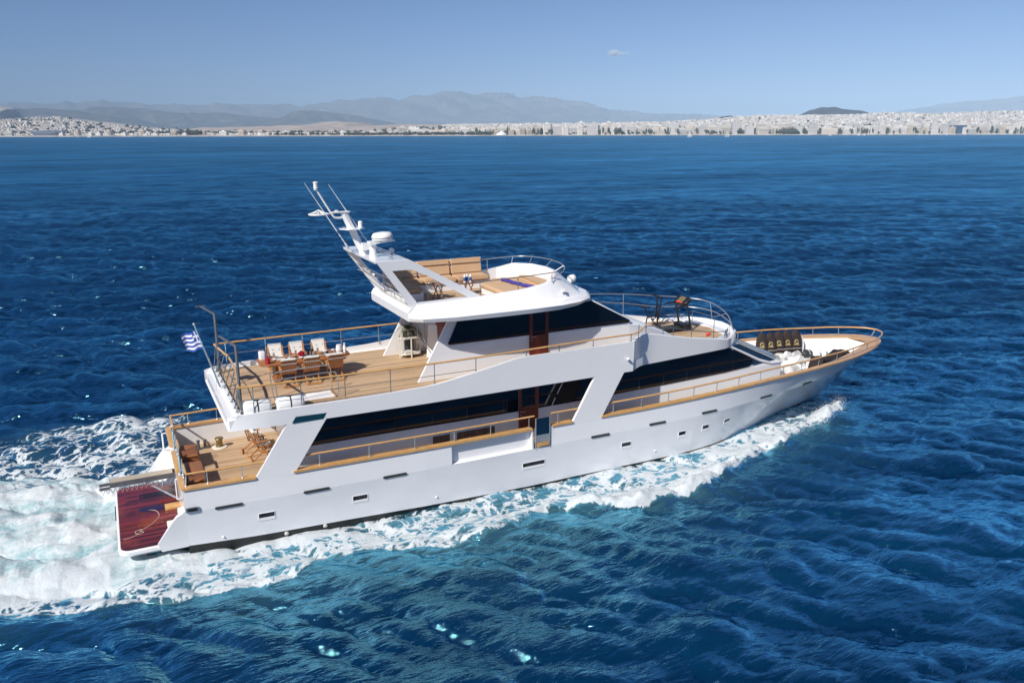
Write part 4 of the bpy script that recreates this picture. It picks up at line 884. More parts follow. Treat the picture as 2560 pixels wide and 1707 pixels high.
td = empty('treadmill', (21.75, .25, BD), 'black treadmill with a red and black console facing the stern', 'treadmill')
mb = MB(); mb.rbox(-1.35, .30, -.40, .40, .05, .15, .06); mb.build('deck', 'black', td); MB().box(-1.3, .1, -.27, .27, .151, .158).build('belt', 'rubber', td)
mb = MB(); mb.rings([[(x, y, z) for x, y in rrect(.02-.1*k_, .52-.12*k_, -.44+.05*k_, .44-.05*k_, .1)] for z, k_ in ((.02, 0), (.2, .3), (.30, 1.3))], True, True); mb.build('motor_hood', 'black', td, ang=50)
for s in (-1, 1):
    mb = MB(); mb.tube([(.38, s*.43, .05), (.10, s*.42, 1.20)], .045, 8); mb.build('upright', 'black', td)
    mb = MB(); mb.tube([(.12, s*.42, 1.18), (-.45, s*.43, 1.16)], .038, 8); mb.ball((-.46, s*.43, 1.16), .045); mb.build('handrail', 'black', td)
tl = Matrix.Rotation(R(-38), 3, 'Y')
mb = MB(); pts = rrect(-.20, .26, -.46, .46, .18)
mb.rings([[tl @ Vector((x*k_, y*k_, z))+Vector((.12, 0, 1.32)) for x, y in pts] for z, k_ in ((-.13, .8), (-.06, 1), (.05, 1), (.08, .9))], True, True); cs = mb.build('console', 'black', td, ang=50)
mb = MB(); mb.rings([[tl @ Vector((x, y, z))+Vector((.12, 0, 1.32)) for x, y in rrect(-.10, .20, -.20, .20, .05)] for z in (.078, .084)], True, True); mb.build('screen', varied('printed_panel', (.16, .13, .08), .4, .7, 14.0), cs)
mb = MB(); mb.rings([[tl @ Vector((x, y, z))+Vector((.12, 0, 1.32)) for x, y in rrect(-.17, -.11, -.22, .22, .02)] for z in (.078, .086)], True, True); mb.build('red_trim', 'orange', cs)
single('dumbbell', MB().tube([(22.16, -1.28, BD+.05), (22.32, -1.22, BD+.05)], .03, 8).ball((22.13, -1.29, BD+.06), .065, n=8, m=5).ball((22.35, -1.21, BD+.06), .065, n=8, m=5), 'orange', 'small red dumbbell lying on the bridge deck teak', 'dumbbell')
# ---- foredeck: dark pads with gold emblems, windlass and covers
FK = 1.66
pad_pos = [(28.30, 1.62), (28.78, 1.50), (29.28, 1.44), (29.80, 1.34), (30.26, 1.20)]
face = math.atan2(-.90, -.42)            # the way the pads face: aft and to starboard
pn = ['farthest aft, nearest the windscreen', 'second from the windscreen', 'middle', 'second from the bow', 'farthest forward, nearest the bow']
pr_ = None
for i, (x, y) in enumerate(pad_pos):
    lab = 'dark brown oval pad with gold emblem, ' + pn[i] + (' one of five' if i == 2 else '')
    if pr_ is None:
        pr_ = empty('oval_pad', (x, y, FK), lab, 'pad', 'dark oval pads on the foredeck'); o = pr_
        tlt = Matrix.Rotation(R(-13), 3, 'Y')      # leans back
        def P3(u, v, w): return tlt @ Vector((w, u, v))
        prof_ = [(.27*math.sin(a)**.8 if math.sin(a) > 0 else 0, .70-.70*math.cos(a)) for a in np.linspace(0, math.pi, 15)]
        out = [(r, z) for r, z in prof_]+[(-r, z) for r, z in prof_[-2:0:-1]]
        mb = MB(); mb.rings([[P3(u*k_, .70+(v-.70)*k_, w_) for u, v in out] for w_, k_ in ((-.06, .88), (-.04, .97), (.02, 1.0), (.055, .95), (.07, .80))], True, True); mb.build('padding', 'brownpad', pr_, ang=60)
        e = MB(); arc = [(.10*math.cos(a), .80+.13*math.sin(a)) for a in np.linspace(-.15, math.pi*1.12, 14)]; arc2 = [(.062*math.cos(a)+.012, .79+.085*math.sin(a)) for a in np.linspace(-.15, math.pi*1.12, 14)]
        e.rings([[P3(u, v, .073) for u, v in arc], [P3(u, v, .077) for u, v in arc2]], closed=False)
        e.add([P3(-.13, .66, .074), P3(.13, .66, .074), P3(.115, .72, .076), P3(.03, .80, .077), P3(-.035, .72, .077), P3(-.12, .70, .075)], [(0, 1, 2, 3, 4, 5)])
        e.build('gold_emblem', 'gold', pr_)
        mb = MB(); mb.tube([P3(-.28, .50, .085), P3(0, .50, .10), P3(.28, .50, .085)], .012, 5); mb.build('tie_cord', 'soft', pr_)
    else: o = copy_tree(pr_); tag(o, lab)
    o.location = (x, y, FK); o.rotation_euler = (0, 0, face+random.uniform(-.05, .05)); o.scale = (1.12, 1.12, 1.05+.03*(i in (2, 3, 4)))
mb = MB(); sh = [(.30*math.sin(a), .66-.66*math.cos(a)) for a in np.linspace(.25, math.pi-.1, 12)]
rz_ = Matrix.Rotation(face, 3, 'Z')
mb.rings([[rz_ @ Vector((-.12+k_*.0-.1*v, u+.06, v))+Vector((30.32, 1.26, FK)) for u, v in sh] for k_ in (0,)]+[[rz_ @ Vector((-.02-.1*v, u+.10, v))+Vector((30.32, 1.26, FK)) for u, v in sh]], closed=False)
single('white_shell', mb, 'gel', 'thin white curved shell behind the foremost dark pad', 'shell')
cv = MB(); rings = []
for k_ in range(13):
    q = k_/12; x = 28.2+3.25*q; yo = -(hull_at(x, 2.3)-.34); yi = yo+.70+.06*math.sin(q*9); zt = 2.64+.10*math.sin(q*13)+.05*math.sin(q*31) if 0 < k_ < 12 else 2.15
    yb = -(hull_at(x, 1.72)-.2); rings.append([(x, yb, FK), (x, yo-.02, zt-.10), (x+.02, (yo*.6+yi*.4), zt), (x, yi, zt-.06+.03*math.sin(q*23)), (x, max(yi, yb+.3)+.04, FK)])
cv.rings(rings, True, True); single('canvas_cover', cv, 'brownpad', 'long black canvas cover over gear by the starboard bow rail', 'cover', ang=60)
wl_ = empty('anchor_windlass', (29.2, .35, FK), 'white twin drum anchor windlass on the foredeck', 'windlass')
MB().rbox(-.35, .35, -.55, .55, 0, .16, .1).build('base', 'wplast', wl_)
for s in (-1, 1): MB().lathe([(.2, -.1), (.12, -.05), (.12, .05), (.2, .1)], (0, s*.42, .42), 16, Matrix.Rotation(R(90), 3, 'X')).build('drum', 'wplast', wl_)
MB().lathe([(.26, 0), (.25, .2), (.12, .28)], (0, 0, .16), 18).build('gearbox', 'wplast', wl_); mb = MB(); mb.tube([(.1, -.2, .16), (.1, -.2, .66), (-.1, -.25, .70)], .02, 6); mb.build('brake_lever', 'steel', wl_)
for x, y, lab in ((31.3, .72, 'white foredeck bollard, the aft one of two'), (31.68, .66, 'white foredeck bollard, the forward one of two')):
    single('deck_bollard', MB().lathe([(.11, 0), (.10, .04), (.085, .45), (.12, .48), (.11, .54), (.04, .55)], (x, y, FK), 14), 'wplast', lab, 'bollard', 'white bollards on the foredeck')
bg_ = empty('kit_bag', (30.95, 1.15, FK), 'dark kit bag with white strap beside the oval pads', 'bag')
mb = MB(); mb.ball((0, 0, .20), .38, .24, .21, n=14, m=8); mb.build('bag', 'pot', bg_, ang=60); mb = MB(); mb.tube([(.0, .235*math.cos(a), .21+.215*math.sin(a)) for a in np.linspace(0, math.pi, 12)], .018, 5); mb.build('strap', 'soft', bg_)
def heap(x, y, sx_, sy_, h_, lab, name='canvas_heap', m='soft'):
    mb = MB(); n, rg = 18, []
    ph = [random.uniform(0, 6.28) for _ in range(6)]
    for j in range(7):
        q = j/6; rr = math.cos(q*math.pi/2)**.6 if q < 1 else .02; ring = []
        for k_ in range(n):
            a = 2*math.pi*k_/n; w_ = 1+.16*math.sin(3*a+ph[0]+q*2)+.10*math.sin(5*a+ph[1]-q*3)+.07*math.sin(8*a+ph[2])
            ring.append((x+sx_*rr*w_*math.cos(a), y+sy_*rr*w_*math.sin(a), FK+h_*(math.sin(q*math.pi/2)**.9)*(1+.14*math.sin(2*a+ph[3])+.1*math.sin(5*a+ph[4]))))
        rg.append(ring)
    mb.rings(rg, True, True); return single(name, mb, m, lab, 'cover', 'white covers on the foredeck', ang=60)
heap(28.9, 1.05, .42, .36, .42, 'crumpled white canvas heap at the foot of the second dark pad'); heap(29.75, .75, .40, .30, .50, 'peaked white canvas heap at the foot of the middle dark pads'); heap(28.3, -.35, .50, .36, .30, 'flat white canvas heap behind the windlass'); heap(30.1, -.15, .48, .32, .26, 'low white canvas heap ahead of the windlass'); heap(28.15, -1.25, .65, .35, .28, 'long white canvas heap by the starboard bulwark'); heap(29.6, -.9, .42, .36, .34, 'rounded white canvas heap beside the long black cover')
single('deck_hatch', MB().rbox(29.9, 30.6, .1, .75, FK, FK+.10, .06), 'wplast', 'low white square hatch on the foredeck', 'hatch')
single('coiled_line', MB().tube([(26.75+.16*math.cos(a)*(1+a*.01), -2.15+.16*math.sin(a), FK-.15+.01*a) for a in np.linspace(0, 25, 60)], .02, 5), 'rubber', 'small dark coil of line behind the starboard bow rail', 'rope')
# ================================================================ the sea
SEA = -.10
def make_band(n, L, lo, hi, amp, wdir, spread, seed):
    """periodic patch of random waves with wavelengths between lo and hi metres, n x n samples over L metres"""
    g = np.random.default_rng(seed); k = np.fft.fftfreq(n, L/n)*2*np.pi; KX, KY = np.meshgrid(k, k); K = np.hypot(KX, KY); K[0, 0] = 1
    lam = 2*np.pi/K; w_ = (lam > lo) & (lam <= hi)
    ang = np.arctan2(KY, KX)-wdir; dirw = np.abs(np.cos(ang))**spread+.06
    S = np.where(w_, K**-2.0*dirw, 0)
    H = np.fft.ifft2(S*(g.normal(size=(n, n))+1j*g.normal(size=(n, n))))
    D1 = np.fft.ifft2(np.fft.fft2(H.real)*(-1j*KX/K)).real; D2 = np.fft.ifft2(np.fft.fft2(H.real)*(-1j*KY/K)).real
    h = H.real; sd = h.std()
    return h/sd*amp, D1/sd*amp, D2/sd*amp, L, n
def samp(b, X, Yc, which):
    a, L, n = b[which], b[3], b[4]
    u = (X/L*n) % n; v = (Yc/L*n) % n; i = u.astype(int) % n; j = v.astype(int) % n; fu = u-np.floor(u); fv = v-np.floor(v); i2 = (i+1) % n; j2 = (j+1) % n
    return (a[j, i]*(1-fu)+a[j, i2]*fu)*(1-fv)+(a[j2, i]*(1-fu)+a[j2, i2]*fu)*fv
WD = R(72)
BANDS = [(make_band(256, 310.0, 14, 45, .070, R(60), 6, 1), 20), (make_band(256, 170.0, 7, 14, .075, WD, 4, 2), 9), (make_band(256, 90.0, 3.4, 7, .085, R(62), 4, 3), 4.5),
         (make_band(512, 67.0, 1.6, 3.4, .064, R(80), 5, 4), 2.2), (make_band(512, 59.0, 1.5, 3.2, .052, R(34), 6, 14), 2.1), (make_band(512, 41.0, .7, 1.6, .040, R(46), 4, 5), 1.05), (make_band(512, 23.0, .33, .75, .013, R(85), 2, 6), .5)]
# polar grid round the foot of the camera, fine ahead, coarse behind
az0 = math.atan2(FH.y, FH.x)
ang = np.concatenate([np.linspace(-41, 41, 1500), np.linspace(41, 319, 110)[1:-1]])*math.pi/180
rad = [.5, 2, 4, 6, 8, 10, 12, 14, 15.5]; r_ = 16.5
while r_ < 6500: rad.append(r_); r_ += max(.095, r_*r_*4.2e-5)
rad += [7500, 9000, 11000, 14000]; rad = np.array(rad)
A_, R_ = np.meshgrid(az0-ang, rad)
X0 = CAM.x+R_*np.cos(A_); Y0 = CAM.y+R_*np.sin(A_)
dr = np.gradient(rad); sp = np.maximum(dr[:, None], 0)*np.ones_like(A_)
da = np.abs(np.gradient(np.unwrap(ang))); sp = np.maximum(sp, R_*da[None, :]*1.0)
UNR = np.zeros_like(X0)
Z = np.zeros_like(X0); DX = np.zeros_like(X0); DY = np.zeros_like(X0)
for b, lc in BANDS:
    w_ = np.clip(lc/(1.6*sp)-.6, 0, 1); m_ = w_ > 0
    UNR += (1-w_**2)*(2*np.pi/lc*b[0].std())**2
    if not m_.any(): continue
    patch = 1+.35*np.sin(X0[m_]*.021+Y0[m_]*.013+1)*np.sin(Y0[m_]*.017-X0[m_]*.008)
    Z[m_] += samp(b, X0[m_], Y0[m_], 0)*w_[m_]*patch; DX[m_] += samp(b, X0[m_], Y0[m_], 1)*w_[m_]*1.15; DY[m_] += samp(b, X0[m_], Y0[m_], 2)*w_[m_]*1.15
# --- wake and bow wave, in boat coordinates
def s01(t): t = np.clip(t, 0, 1); return t*t*(3-2*t)
near = (X0 > -45) & (X0 < 36) & (np.abs(Y0-2) < 24)
x = X0[near]; y = Y0[near]
nz = lambda f, sd: samp(make_band(256, 40.0, .25*f, 3.0*f, 1.0, 0, 0, sd), x, y, 0)
n1 = nz(1.0, 21); n2 = nz(.35, 22); n3 = samp(make_band(256, 40.0, 1.7, 7.0, 1.0, 0, 0, 23), x, y, 0)
hw = np.interp(x, [-3, 0, 19, 22, 24, 26, 28, 29.5, 30.6, 31], [3.1, 3.15, 3.25, 3.0, 2.6, 2.05, 1.35, .75, .2, 0])
oy = np.interp(x, [-45, -12, -6, -3, -1, .5, 2.6, 3.7, 5, 6.6, 8, 9.2, 11, 13.7, 14.8, 17, 20.7, 23.6, 27.1, 29.5, 30.6, 31.2], [9.5, 5.8, 4.4, 4.4, 5.0, 5.5, 5.7, 5.4, 5.2, 5.7, 6.2, 6.1, 5.6, 5.9, 6.4, 6.6, 5.45, 4.75, 3.8, 2.75, 2.0, 1.2])
oy = oy+.22*n3*np.clip((31-x)/4, .1, 1)
foam = np.zeros_like(x); hz = np.zeros_like(x); aer = np.zeros_like(x)
for s in (-1, 1):
    d = s*y; rel = (d-hw)/np.maximum(oy-hw, .25)               # 0 at the hull, 1 at the outer edge of the wash
    on = s01((x+26)/14)*s01((31.4-x)/.7)
    ridge = np.exp(-((rel-.74)/.27)**2)*np.interp(x, [-20, -4, 4, 10, 13.5, 17, 20, 24, 28, 30.4, 31.2], [.15, .50, .55, .58, .82, .98, .84, .88, 1.0, .95, .5])*(1+.16*n1+.14*n3)
    inner = np.where((rel > -.1) & (rel < 1.0), 1, 0)*np.interp(x, [-20, -2, 3, 8, 12, 16, 20, 24, 27, 30], [.2, .46, .47, .44, .38, .46, .50, .52, .50, .3])
    hug = np.exp(-(np.maximum(rel, 0)/.16)**2)*np.interp(x, [-5, -1, 1, 6, 8, 14, 22, 27, 31], [.9, .95, .85, .55, .22, .22, .25, .2, .1])
    edge = s01((1.03-rel)/.10)
    f = np.maximum(np.maximum(ridge, inner), hug)*edge*on*(d > 0)
    foam = np.maximum(foam, f)
    aer = np.maximum(aer, on*edge*(d > 0)*.55*np.clip(f, 0, 1)+on*(d > 0)*.13*np.exp(-np.maximum(rel-1, 0)*2.2)*(rel > .9))
    hz += on*(d > 0)*(np.exp(-((rel-.84)/.20)**2)*np.interp(x, [-20, 0, 8, 13, 18, 24, 28, 30.5, 31.2], [.03, .10, .13, .19, .24, .28, .30, .22, .05])*(1+.30*n1+.25*n3+.12*n2) - .16*np.exp(-((rel-.30)/.28)**2)*np.interp(x, [-4, 2, 8, 13, 20, 28, 31], [0, .35, .75, .7, .6, .5, 0]))
    hz += .20*s01((.6-x)/1.2)*s01((x+3)/1.5)*np.exp(-(np.maximum(rel, 0)/.5)**2)*(d > -.8)
    hz += on*(d > 0)*s01((x+8)/8)*.10*np.sin((rel-1)*3.2)*np.exp(-np.maximum(rel-1, 0)*1.1)*(rel > 1)
# stern wash: boiling white water with clear turquoise pools
cy = np.interp(x, [-45, -6, -2], [3.5, 2.4, 1.4]); hwid = np.interp(x, [-45, -12, -6, -3.5, -2.2, -1.2], [8.0, 5.6, 4.6, 3.8, 3.0, 2.6])+.35*n3
q_ = np.abs(y-cy)/hwid; ws = s01((-1.55-x)/.6)*s01((1.06-q_)/.22)
pool = np.exp(-(((y-.1-.10*(x+5))/.95)**2))*s01((-2.9-x)/1.2)*np.interp(x, [-30, -9, -3], [.2, .55, .62])
pool2 = np.exp(-(((y-5.3)/.55)**2))*s01((-4.0-x)/1.2)*.8
fw = ws*np.interp(x, [-45, -15, -6, -2], [.5, .74, .92, 1.15])*(1-.55*pool)*(1-.7*pool2)*(1+.16*n1+.10*n3)
foam = np.maximum(foam, fw); aer = np.maximum(aer, np.clip(ws*1.15*(1-pool2), 0, 1))
hz += ws*(.20+.05*n1+.022*n2+.03*n3)*np.interp(x, [-45, -15, -5, -1.8], [.25, .55, 1.0, 1.0])-.12*ws*pool2
hz += np.clip(foam, 0, 1)*(.028*n1+.016*n2)*(1-ws)
# old lace drifting on the port quarter
lace = s01((3.0-x)/4)*s01((x+34)/20)*s01((y-4.2)/1.2)*s01((13.2+.12*x-y)/2.2)*(.40+.12*n3)
foam = np.maximum(foam, np.clip(lace, 0, .6)); aer = np.maximum(aer, lace*.3)
# keep the water out of the hull
undr = s01((x+2.6)/.6)*s01((.9-x)/.6)*s01((3.5-np.abs(y+.3))/.4); foam = np.maximum(foam, undr*1.1); aer = np.maximum(aer, undr)
ins = (np.abs(y) < hw-.75) & (x > -1.2) & (x < 30.6)
wcap = s01((x+3.5)/1.1)*s01((.8-x)/.6)*s01((3.9-np.abs(y+.3))/.6)
Zn = Z[near]; calm = .55+.45*s01((np.abs(y)-4.0)/4.0); Zn = Zn*calm+hz; Zn = np.where(ins, -.9, Zn); Zn = Zn*(1-wcap)+np.minimum(Zn, .20+.06*n1)*wcap
Z[near] = Zn; DX[near] *= np.where(ins, 0, 1); DY[near] *= np.where(ins, 0, 1)
FO = np.zeros_like(X0); AE = np.zeros_like(X0); FO[near] = np.where(ins, 0, foam); AE[near] = aer
# scattered small crests breaking
co_ = np.stack([X0+DX, Y0+DY, Z+SEA], -1).reshape(-1, 3)
nr, na = X0.shape
idx = np.arange(nr*na).reshape(nr, na); nxt = np.roll(idx, -1, axis=1)
q4 = np.stack([idx[:-1], idx[1:], nxt[1:], nxt[:-1]], -1).reshape(-1, 4)
me = bpy.data.meshes.new('sea'); me.vertices.add(nr*na); me.vertices.foreach_set('co', co_.ravel().astype(np.float32))
me.loops.add(q4.size); me.loops.foreach_set('vertex_index', q4.ravel().astype(np.int32)); me.polygons.add(len(q4))
me.polygons.foreach_set('loop_start', (np.arange(len(q4))*4).astype(np.int32)); me.polygons.foreach_set('use_smooth', [True]*len(q4))
for nm, arr in (('foam', FO), ('aerated', AE), ('chop', np.sqrt(UNR))): me.attributes.new(nm, 'FLOAT', 'POINT').data.foreach_set('value', arr.ravel().astype(np.float32))
me.update(calc_edges=True); me.validate()
sm = mat('sea_water', (.002, .035, .12), .08); t = NT(sm); co = t.coord()
fa = t.node('ShaderNodeAttribute', attribute_name='foam').outputs['Fac']; ae = t.node('ShaderNodeAttribute', attribute_name='aerated').outputs['Fac']
chop = t.node('ShaderNodeAttribute', attribute_name='chop').outputs['Fac']
gust = t.math('ADD', t.math('MULTIPLY', t.noise(t.mapping(co, (.0035, .011, 1), rot=(0, 0, R(-8))), 1.0, 4, .6), .30), t.math('ADD', t.math('MULTIPLY', t.noise(t.mapping(co, (.016, .045, 1), rot=(0, 0, R(-14))), 1.0, 5, .7), .40), t.math('MULTIPLY', t.noise(t.mapping(co, (.07, .19, 1), rot=(0, 0, R(-10))), 1.0, 5, .7), .30)))
gust = t.math('MULTIPLY', t.math('SUBTRACT', gust, .36), 3.6, clamp=True)
# body colour: deep blue with broad slow changes of tone, turquoise where air is churned in
big = t.noise(t.mapping(co, (.012, .02, 1)), 1.0, 4); mid_ = t.noise(t.mapping(co, (.11, .16, 1)), 1.0, 4)
body = t.ramp(t.math('ADD', t.math('MULTIPLY', gust, .30), t.math('ADD', t.math('MULTIPLY', big, .35), t.math('MULTIPLY', mid_, .35))), [(.32, (.0002, .007, .026)), (.5, (.0003, .013, .043)), (.68, (.0006, .026, .070))])
aen = t.math('MULTIPLY', ae, t.math('ADD', .45, t.noise(co, .55, 4)), clamp=True)
body = t.mix(aen, body, (.20, .50, .54))
# lacy foam: distorted cell walls at three sizes, thresholded by how much foam there is
wob = t.node('ShaderNodeVectorMath', {0: co, 1: t.node('ShaderNodeVectorMath', {0: t.node('ShaderNodeTexNoise', {'Vector': co, 'Scale': 1.1, 'Detail': 4.0}).outputs[1], 3: .9}, operation='SCALE').outputs[0]}, operation='ADD').outputs[0]
def cells(sc, stretch): return t.node('ShaderNodeTexVoronoi', {'Vector': t.mapping(wob, stretch), 'Scale': sc}, feature='DISTANCE_TO_EDGE').outputs[0]
c1 = cells(.75, (1, 1.5, .4)); c2 = cells(2.1, (1, 1.3, .4)); c3 = cells(5.5, (1, 1.2, .4))
fine_ = t.noise(wob, 6.0, 5, .65)
th = t.math('ADD', t.math('MULTIPLY', c1, .75), t.math('ADD', t.math('MULTIPLY', c2, .85), t.math('MULTIPLY', c3, .45)))
th = t.math('ADD', th, t.math('MULTIPLY', t.math('SUBTRACT', fine_, .5), .55))
clump = t.noise(co, .42, 4)
lvl = t.math('MULTIPLY', fa, t.math('ADD', .50, t.math('MULTIPLY', clump, 1.0)))
fm_ = t.math('MULTIPLY', t.math('SUBTRACT', t.math('MULTIPLY', lvl, .92), t.math('ADD', th, .05)), t.math('SUBTRACT', 7.0, t.math('MULTIPLY', ae, 4.2)), clamp=True)
fm_ = t.math('MULTIPLY', fm_, t.math('MULTIPLY', fa, 6.0, clamp=True), clamp=True)
solid = t.math('MULTIPLY', t.math('SUBTRACT', fa, .86), 3.0, clamp=True)
solid = t.math('MULTIPLY', solid, t.math('MULTIPLY', t.math('ADD', t.math('SUBTRACT', fine_, .33), t.math('MULTIPLY', t.math('SUBTRACT', fa, .9), .8)), 4.0, clamp=True))
fm_ = t.math('MAXIMUM', fm_, solid)
fm_ = t.math('MAXIMUM', fm_, t.math('MULTIPLY', t.math('MULTIPLY', t.math('SUBTRACT', ae, .80), 6.0, clamp=True), t.math('MULTIPLY', t.math('SUBTRACT', fa, .22), 3.0, clamp=True)))
fcol = t.mix(fine_, (.46, .53, .57), (.68, .70, .71))
churn = t.math('ADD', t.math('MULTIPLY', t.noise(t.mapping(wob, (.5, 1.0, .6)), .8, 8, .66, 1.0), .58), t.math('MULTIPLY', t.noise(t.mapping(wob, (.6, 1.0, .6)), 3.4, 8, .7, .8), .42))
stern = t.math('MULTIPLY', t.math('SUBTRACT', ae, .72), 5.0, clamp=True)
ccol = t.ramp(t.math('ADD', t.math('ADD', churn, t.math('MULTIPLY', t.math('SUBTRACT', fine_, .5), .34)), t.math('MULTIPLY', t.math('SUBTRACT', fa, .85), .30)), [(.34, (.13, .31, .35)), (.44, (.31, .47, .50)), (.53, (.49, .58, .60)), (.64, (.66, .69, .70))])
fcol = t.mix(stern, fcol, ccol)
r1 = t.math('ADD', t.noise(t.mapping(co, (.75, 2.3, 1), rot=(0, 0, R(-10))), 1.3, 5, .6, .15), t.math('MULTIPLY', t.math('ABSOLUTE', t.math('SUBTRACT', t.noise(t.mapping(co, (.55, 1.8, 1), rot=(0, 0, R(-16))), 2.3, 3, .5, .2), .5)), -1.1)); r2 = t.noise(t.mapping(co, (.22, .45, 1), rot=(0, 0, R(-14))), 1.0, 4, .6, .4); r3 = t.noise(t.mapping(co, (.05, .11, 1), rot=(0, 0, R(-5))), 1.0, 3)
hgt = t.math('ADD', t.math('MULTIPLY', r1, .11), t.math('ADD', t.math('MULTIPLY', r2, .42), t.math('MULTIPLY', r3, .9)))
bmp = t.node('ShaderNodeBump', {'Height': hgt, 'Strength': .62, 'Distance': 1.0}).outputs[0]
# churned and wave-roughened sea never mirrors fully at grazing angles: the reflectance is capped
fr_ = t.math('MINIMUM', t.math('MULTIPLY', t.node('ShaderNodeFresnel', {'IOR': 1.34, 'Normal': bmp}).outputs[0], 1.9), .64)
fr_ = t.math('MULTIPLY', fr_, t.math('ADD', .42, t.math('MULTIPLY', gust, .95)))
deep = t.node('ShaderNodeBsdfDiffuse', {'Color': body, 'Normal': bmp}).outputs[0]
shine = t.node('ShaderNodeBsdfGlossy', {'Color': (.27, .76, .98, 1), 'Roughness': t.math('MINIMUM', t.math('ADD', .06, t.math('MULTIPLY', chop, .55)), .24), 'Normal': bmp}).outputs[0]
fb_ = t.node('ShaderNodeBump', {'Height': t.math('ADD', t.math('MULTIPLY', churn, .5), t.math('MULTIPLY', fine_, .14)), 'Strength': .40, 'Distance': .5}).outputs[0]
white = t.node('ShaderNodeBsdfDiffuse', {'Color': fcol, 'Normal': fb_}).outputs[0]
w1 = t.node('ShaderNodeMixShader', {0: fr_, 1: deep, 2: shine}).outputs[0]
w2 = t.node('ShaderNodeMixShader', {0: fm_, 1: w1, 2: white}).outputs[0]
t.l.new(w2, t.n['Material Output'].inputs['Surface']); t.n.remove(t.b)
me.materials.append(sm); sea = bpy.data.objects.new('sea', me); COL.objects.link(sea); tag(sea, kind='structure')

# flying droplets over the bow wave and the stern wash (beyond counting: one object)
dv = []
oct_ = [(1, 0, 0), (-1, 0, 0), (0, 1, 0), (0, -1, 0), (0, 0, 1), (0, 0, -1)]; of = [(0, 2, 4), (2, 1, 4), (1, 3, 4), (3, 0, 4), (2, 0, 5), (1, 2, 5), (3, 1, 5), (0, 3, 5)]
OX = [-6, -3, -1, .5, 2.6, 5, 8, 11, 14.8, 17, 20.7, 23.6, 27.1, 29.5, 30.6, 31.2]; OYY = [4.4, 4.4, 5.0, 5.5, 5.7, 5.2, 6.2, 5.6, 6.4, 6.6, 5.45, 4.75, 3.8, 2.75, 2.0, 1.2]
mb = MB()
for i in range(6500):
    if i < 5600:
        x_ = random.choice((random.uniform(12, 31), random.uniform(25, 31.2), random.uniform(25, 31.2), random.uniform(14, 21))); sd = random.choice((-1, -1, -1, 1))
        d_ = np.interp(x_, OX, OYY); y_ = sd*(d_-random.gauss(.5, .30)); z_ = .16+abs(random.gauss(0, .15))*(1 if x_ > 12 else .45)
    else:
        x_ = random.uniform(-9, -1.7); y_ = random.uniform(-2.4, 6.5); z_ = .15+abs(random.gauss(0, .26))
    rr = random.uniform(.004, .010)*random.choice((1, 1, 1.6))
    mb.add([(x_+a*rr*1.3, y_+b*rr, z_+c*rr) for a, b, c in oct_], of)
sp_ = mb.build('spray', varied('spray_white', (.82, .84, .86), .6, .03), None); tag(sp_, 'white spray droplets flying off the wake and bow wave', 'spray', kind='stuff')
# ================================================================ far shore (built in metres: R to the right of the view, F ahead)
def WP(r, f, z=0.0): return (CAM.x+RH.x*r+FH.x*f, CAM.y+RH.y*r+FH.y*f, z)
def fbm(x, sd, oct_=5, sc=1.0):
    g = np.random.default_rng(sd); v = 0; a = 1.0; f_ = sc
    for _ in range(oct_): v = v+a*np.sin(x*f_+g.uniform(0, 6.28))*np.cos(x*f_*.37+g.uniform(0, 6.28)); a *= .5; f_ *= 2.1
    return v
def ridge(name, pts, D, depth, m, jag=3.0, sd=1, back=None, nx=260, ny=26):
    """a range of hills: crest line pts (R, height) at distance D, falling to sea level over depth metres on this side"""
    K_ = {13000: 1.55, 12000: 1.6, 9500: 1.4, 8000: 1.4, 8500: 1.45}.get(D, 1.0); pts = [(r*K_, 13.2+(h-13.2)*K_) for r, h in pts]; D *= K_; depth *= K_; jag *= K_
    rs = np.linspace(pts[0][0], pts[-1][0], nx); hs = np.interp(rs, [p[0] for p in pts], [p[1] for p in pts])
    hs = hs+fbm(rs/60., sd, 5, .5)*jag
    back = back or depth*.8; V = []; nb = 8
    fs = list(np.linspace(-depth, 0, ny))+list(np.linspace(0, back, nb+1)[1:])
    for f_ in fs:
        q = 1+f_/depth if f_ <= 0 else 1-f_/back
        sh = sstep(q)**.9 if f_ <= 0 else sstep(q)
        gul = fbm(rs/90.+f_/170., sd+5, 4, 1.0)*np.sin(math.pi*min(max(q, 0), 1))*.16
        z = np.maximum(hs*(sh+gul*sh), -2)
        if q <= 0.001: z = np.full_like(rs, -2.0)
        for r, zz in zip(rs*(D+f_*.0)/D, z): V.append(WP(r, D+f_, zz))
    n = nx; F_ = [(j*n+i, j*n+i+1, (j+1)*n+i+1, (j+1)*n+i) for j in range(len(fs)-1) for i in range(n-1)]
    mb = MB(); mb.add(V, F_); o = mb.build(name, m, ang=60); tag(o, kind='structure'); return o
def hillmat(name, dark, light, sc=.006, thr=.52):
    m = mat(name, dark, .95, spec=.1); t = NT(m); co = t.coord()
    n = t.math('ADD', t.math('MULTIPLY', t.noise(co, sc, 6, .6), .6), t.math('MULTIPLY', t.noise(co, sc*8, 5, .6), .4))
    t.set('Base Color', t.ramp(n, [(thr-.12, dark), (thr+.02, tuple((a+b)/2 for a, b in zip(dark, light))), (thr+.13, light)])); return m
H1 = hillmat('mountain_scrub', (.07, .075, .06), (.24, .22, .19), .0022, .55); H2 = hillmat('hill_scrub', (.04, .048, .035), (.22, .19, .16), .0045, .57)
H3 = hillmat('dry_plain', (.30, .25, .21), (.46, .40, .35), .012, .48); H4 = hillmat('town_ground', (.24, .21, .18), (.52, .48, .43), .03, .46); H5 = hillmat('quarry_rock', (.36, .32, .27), (.55, .51, .45), .02, .5)
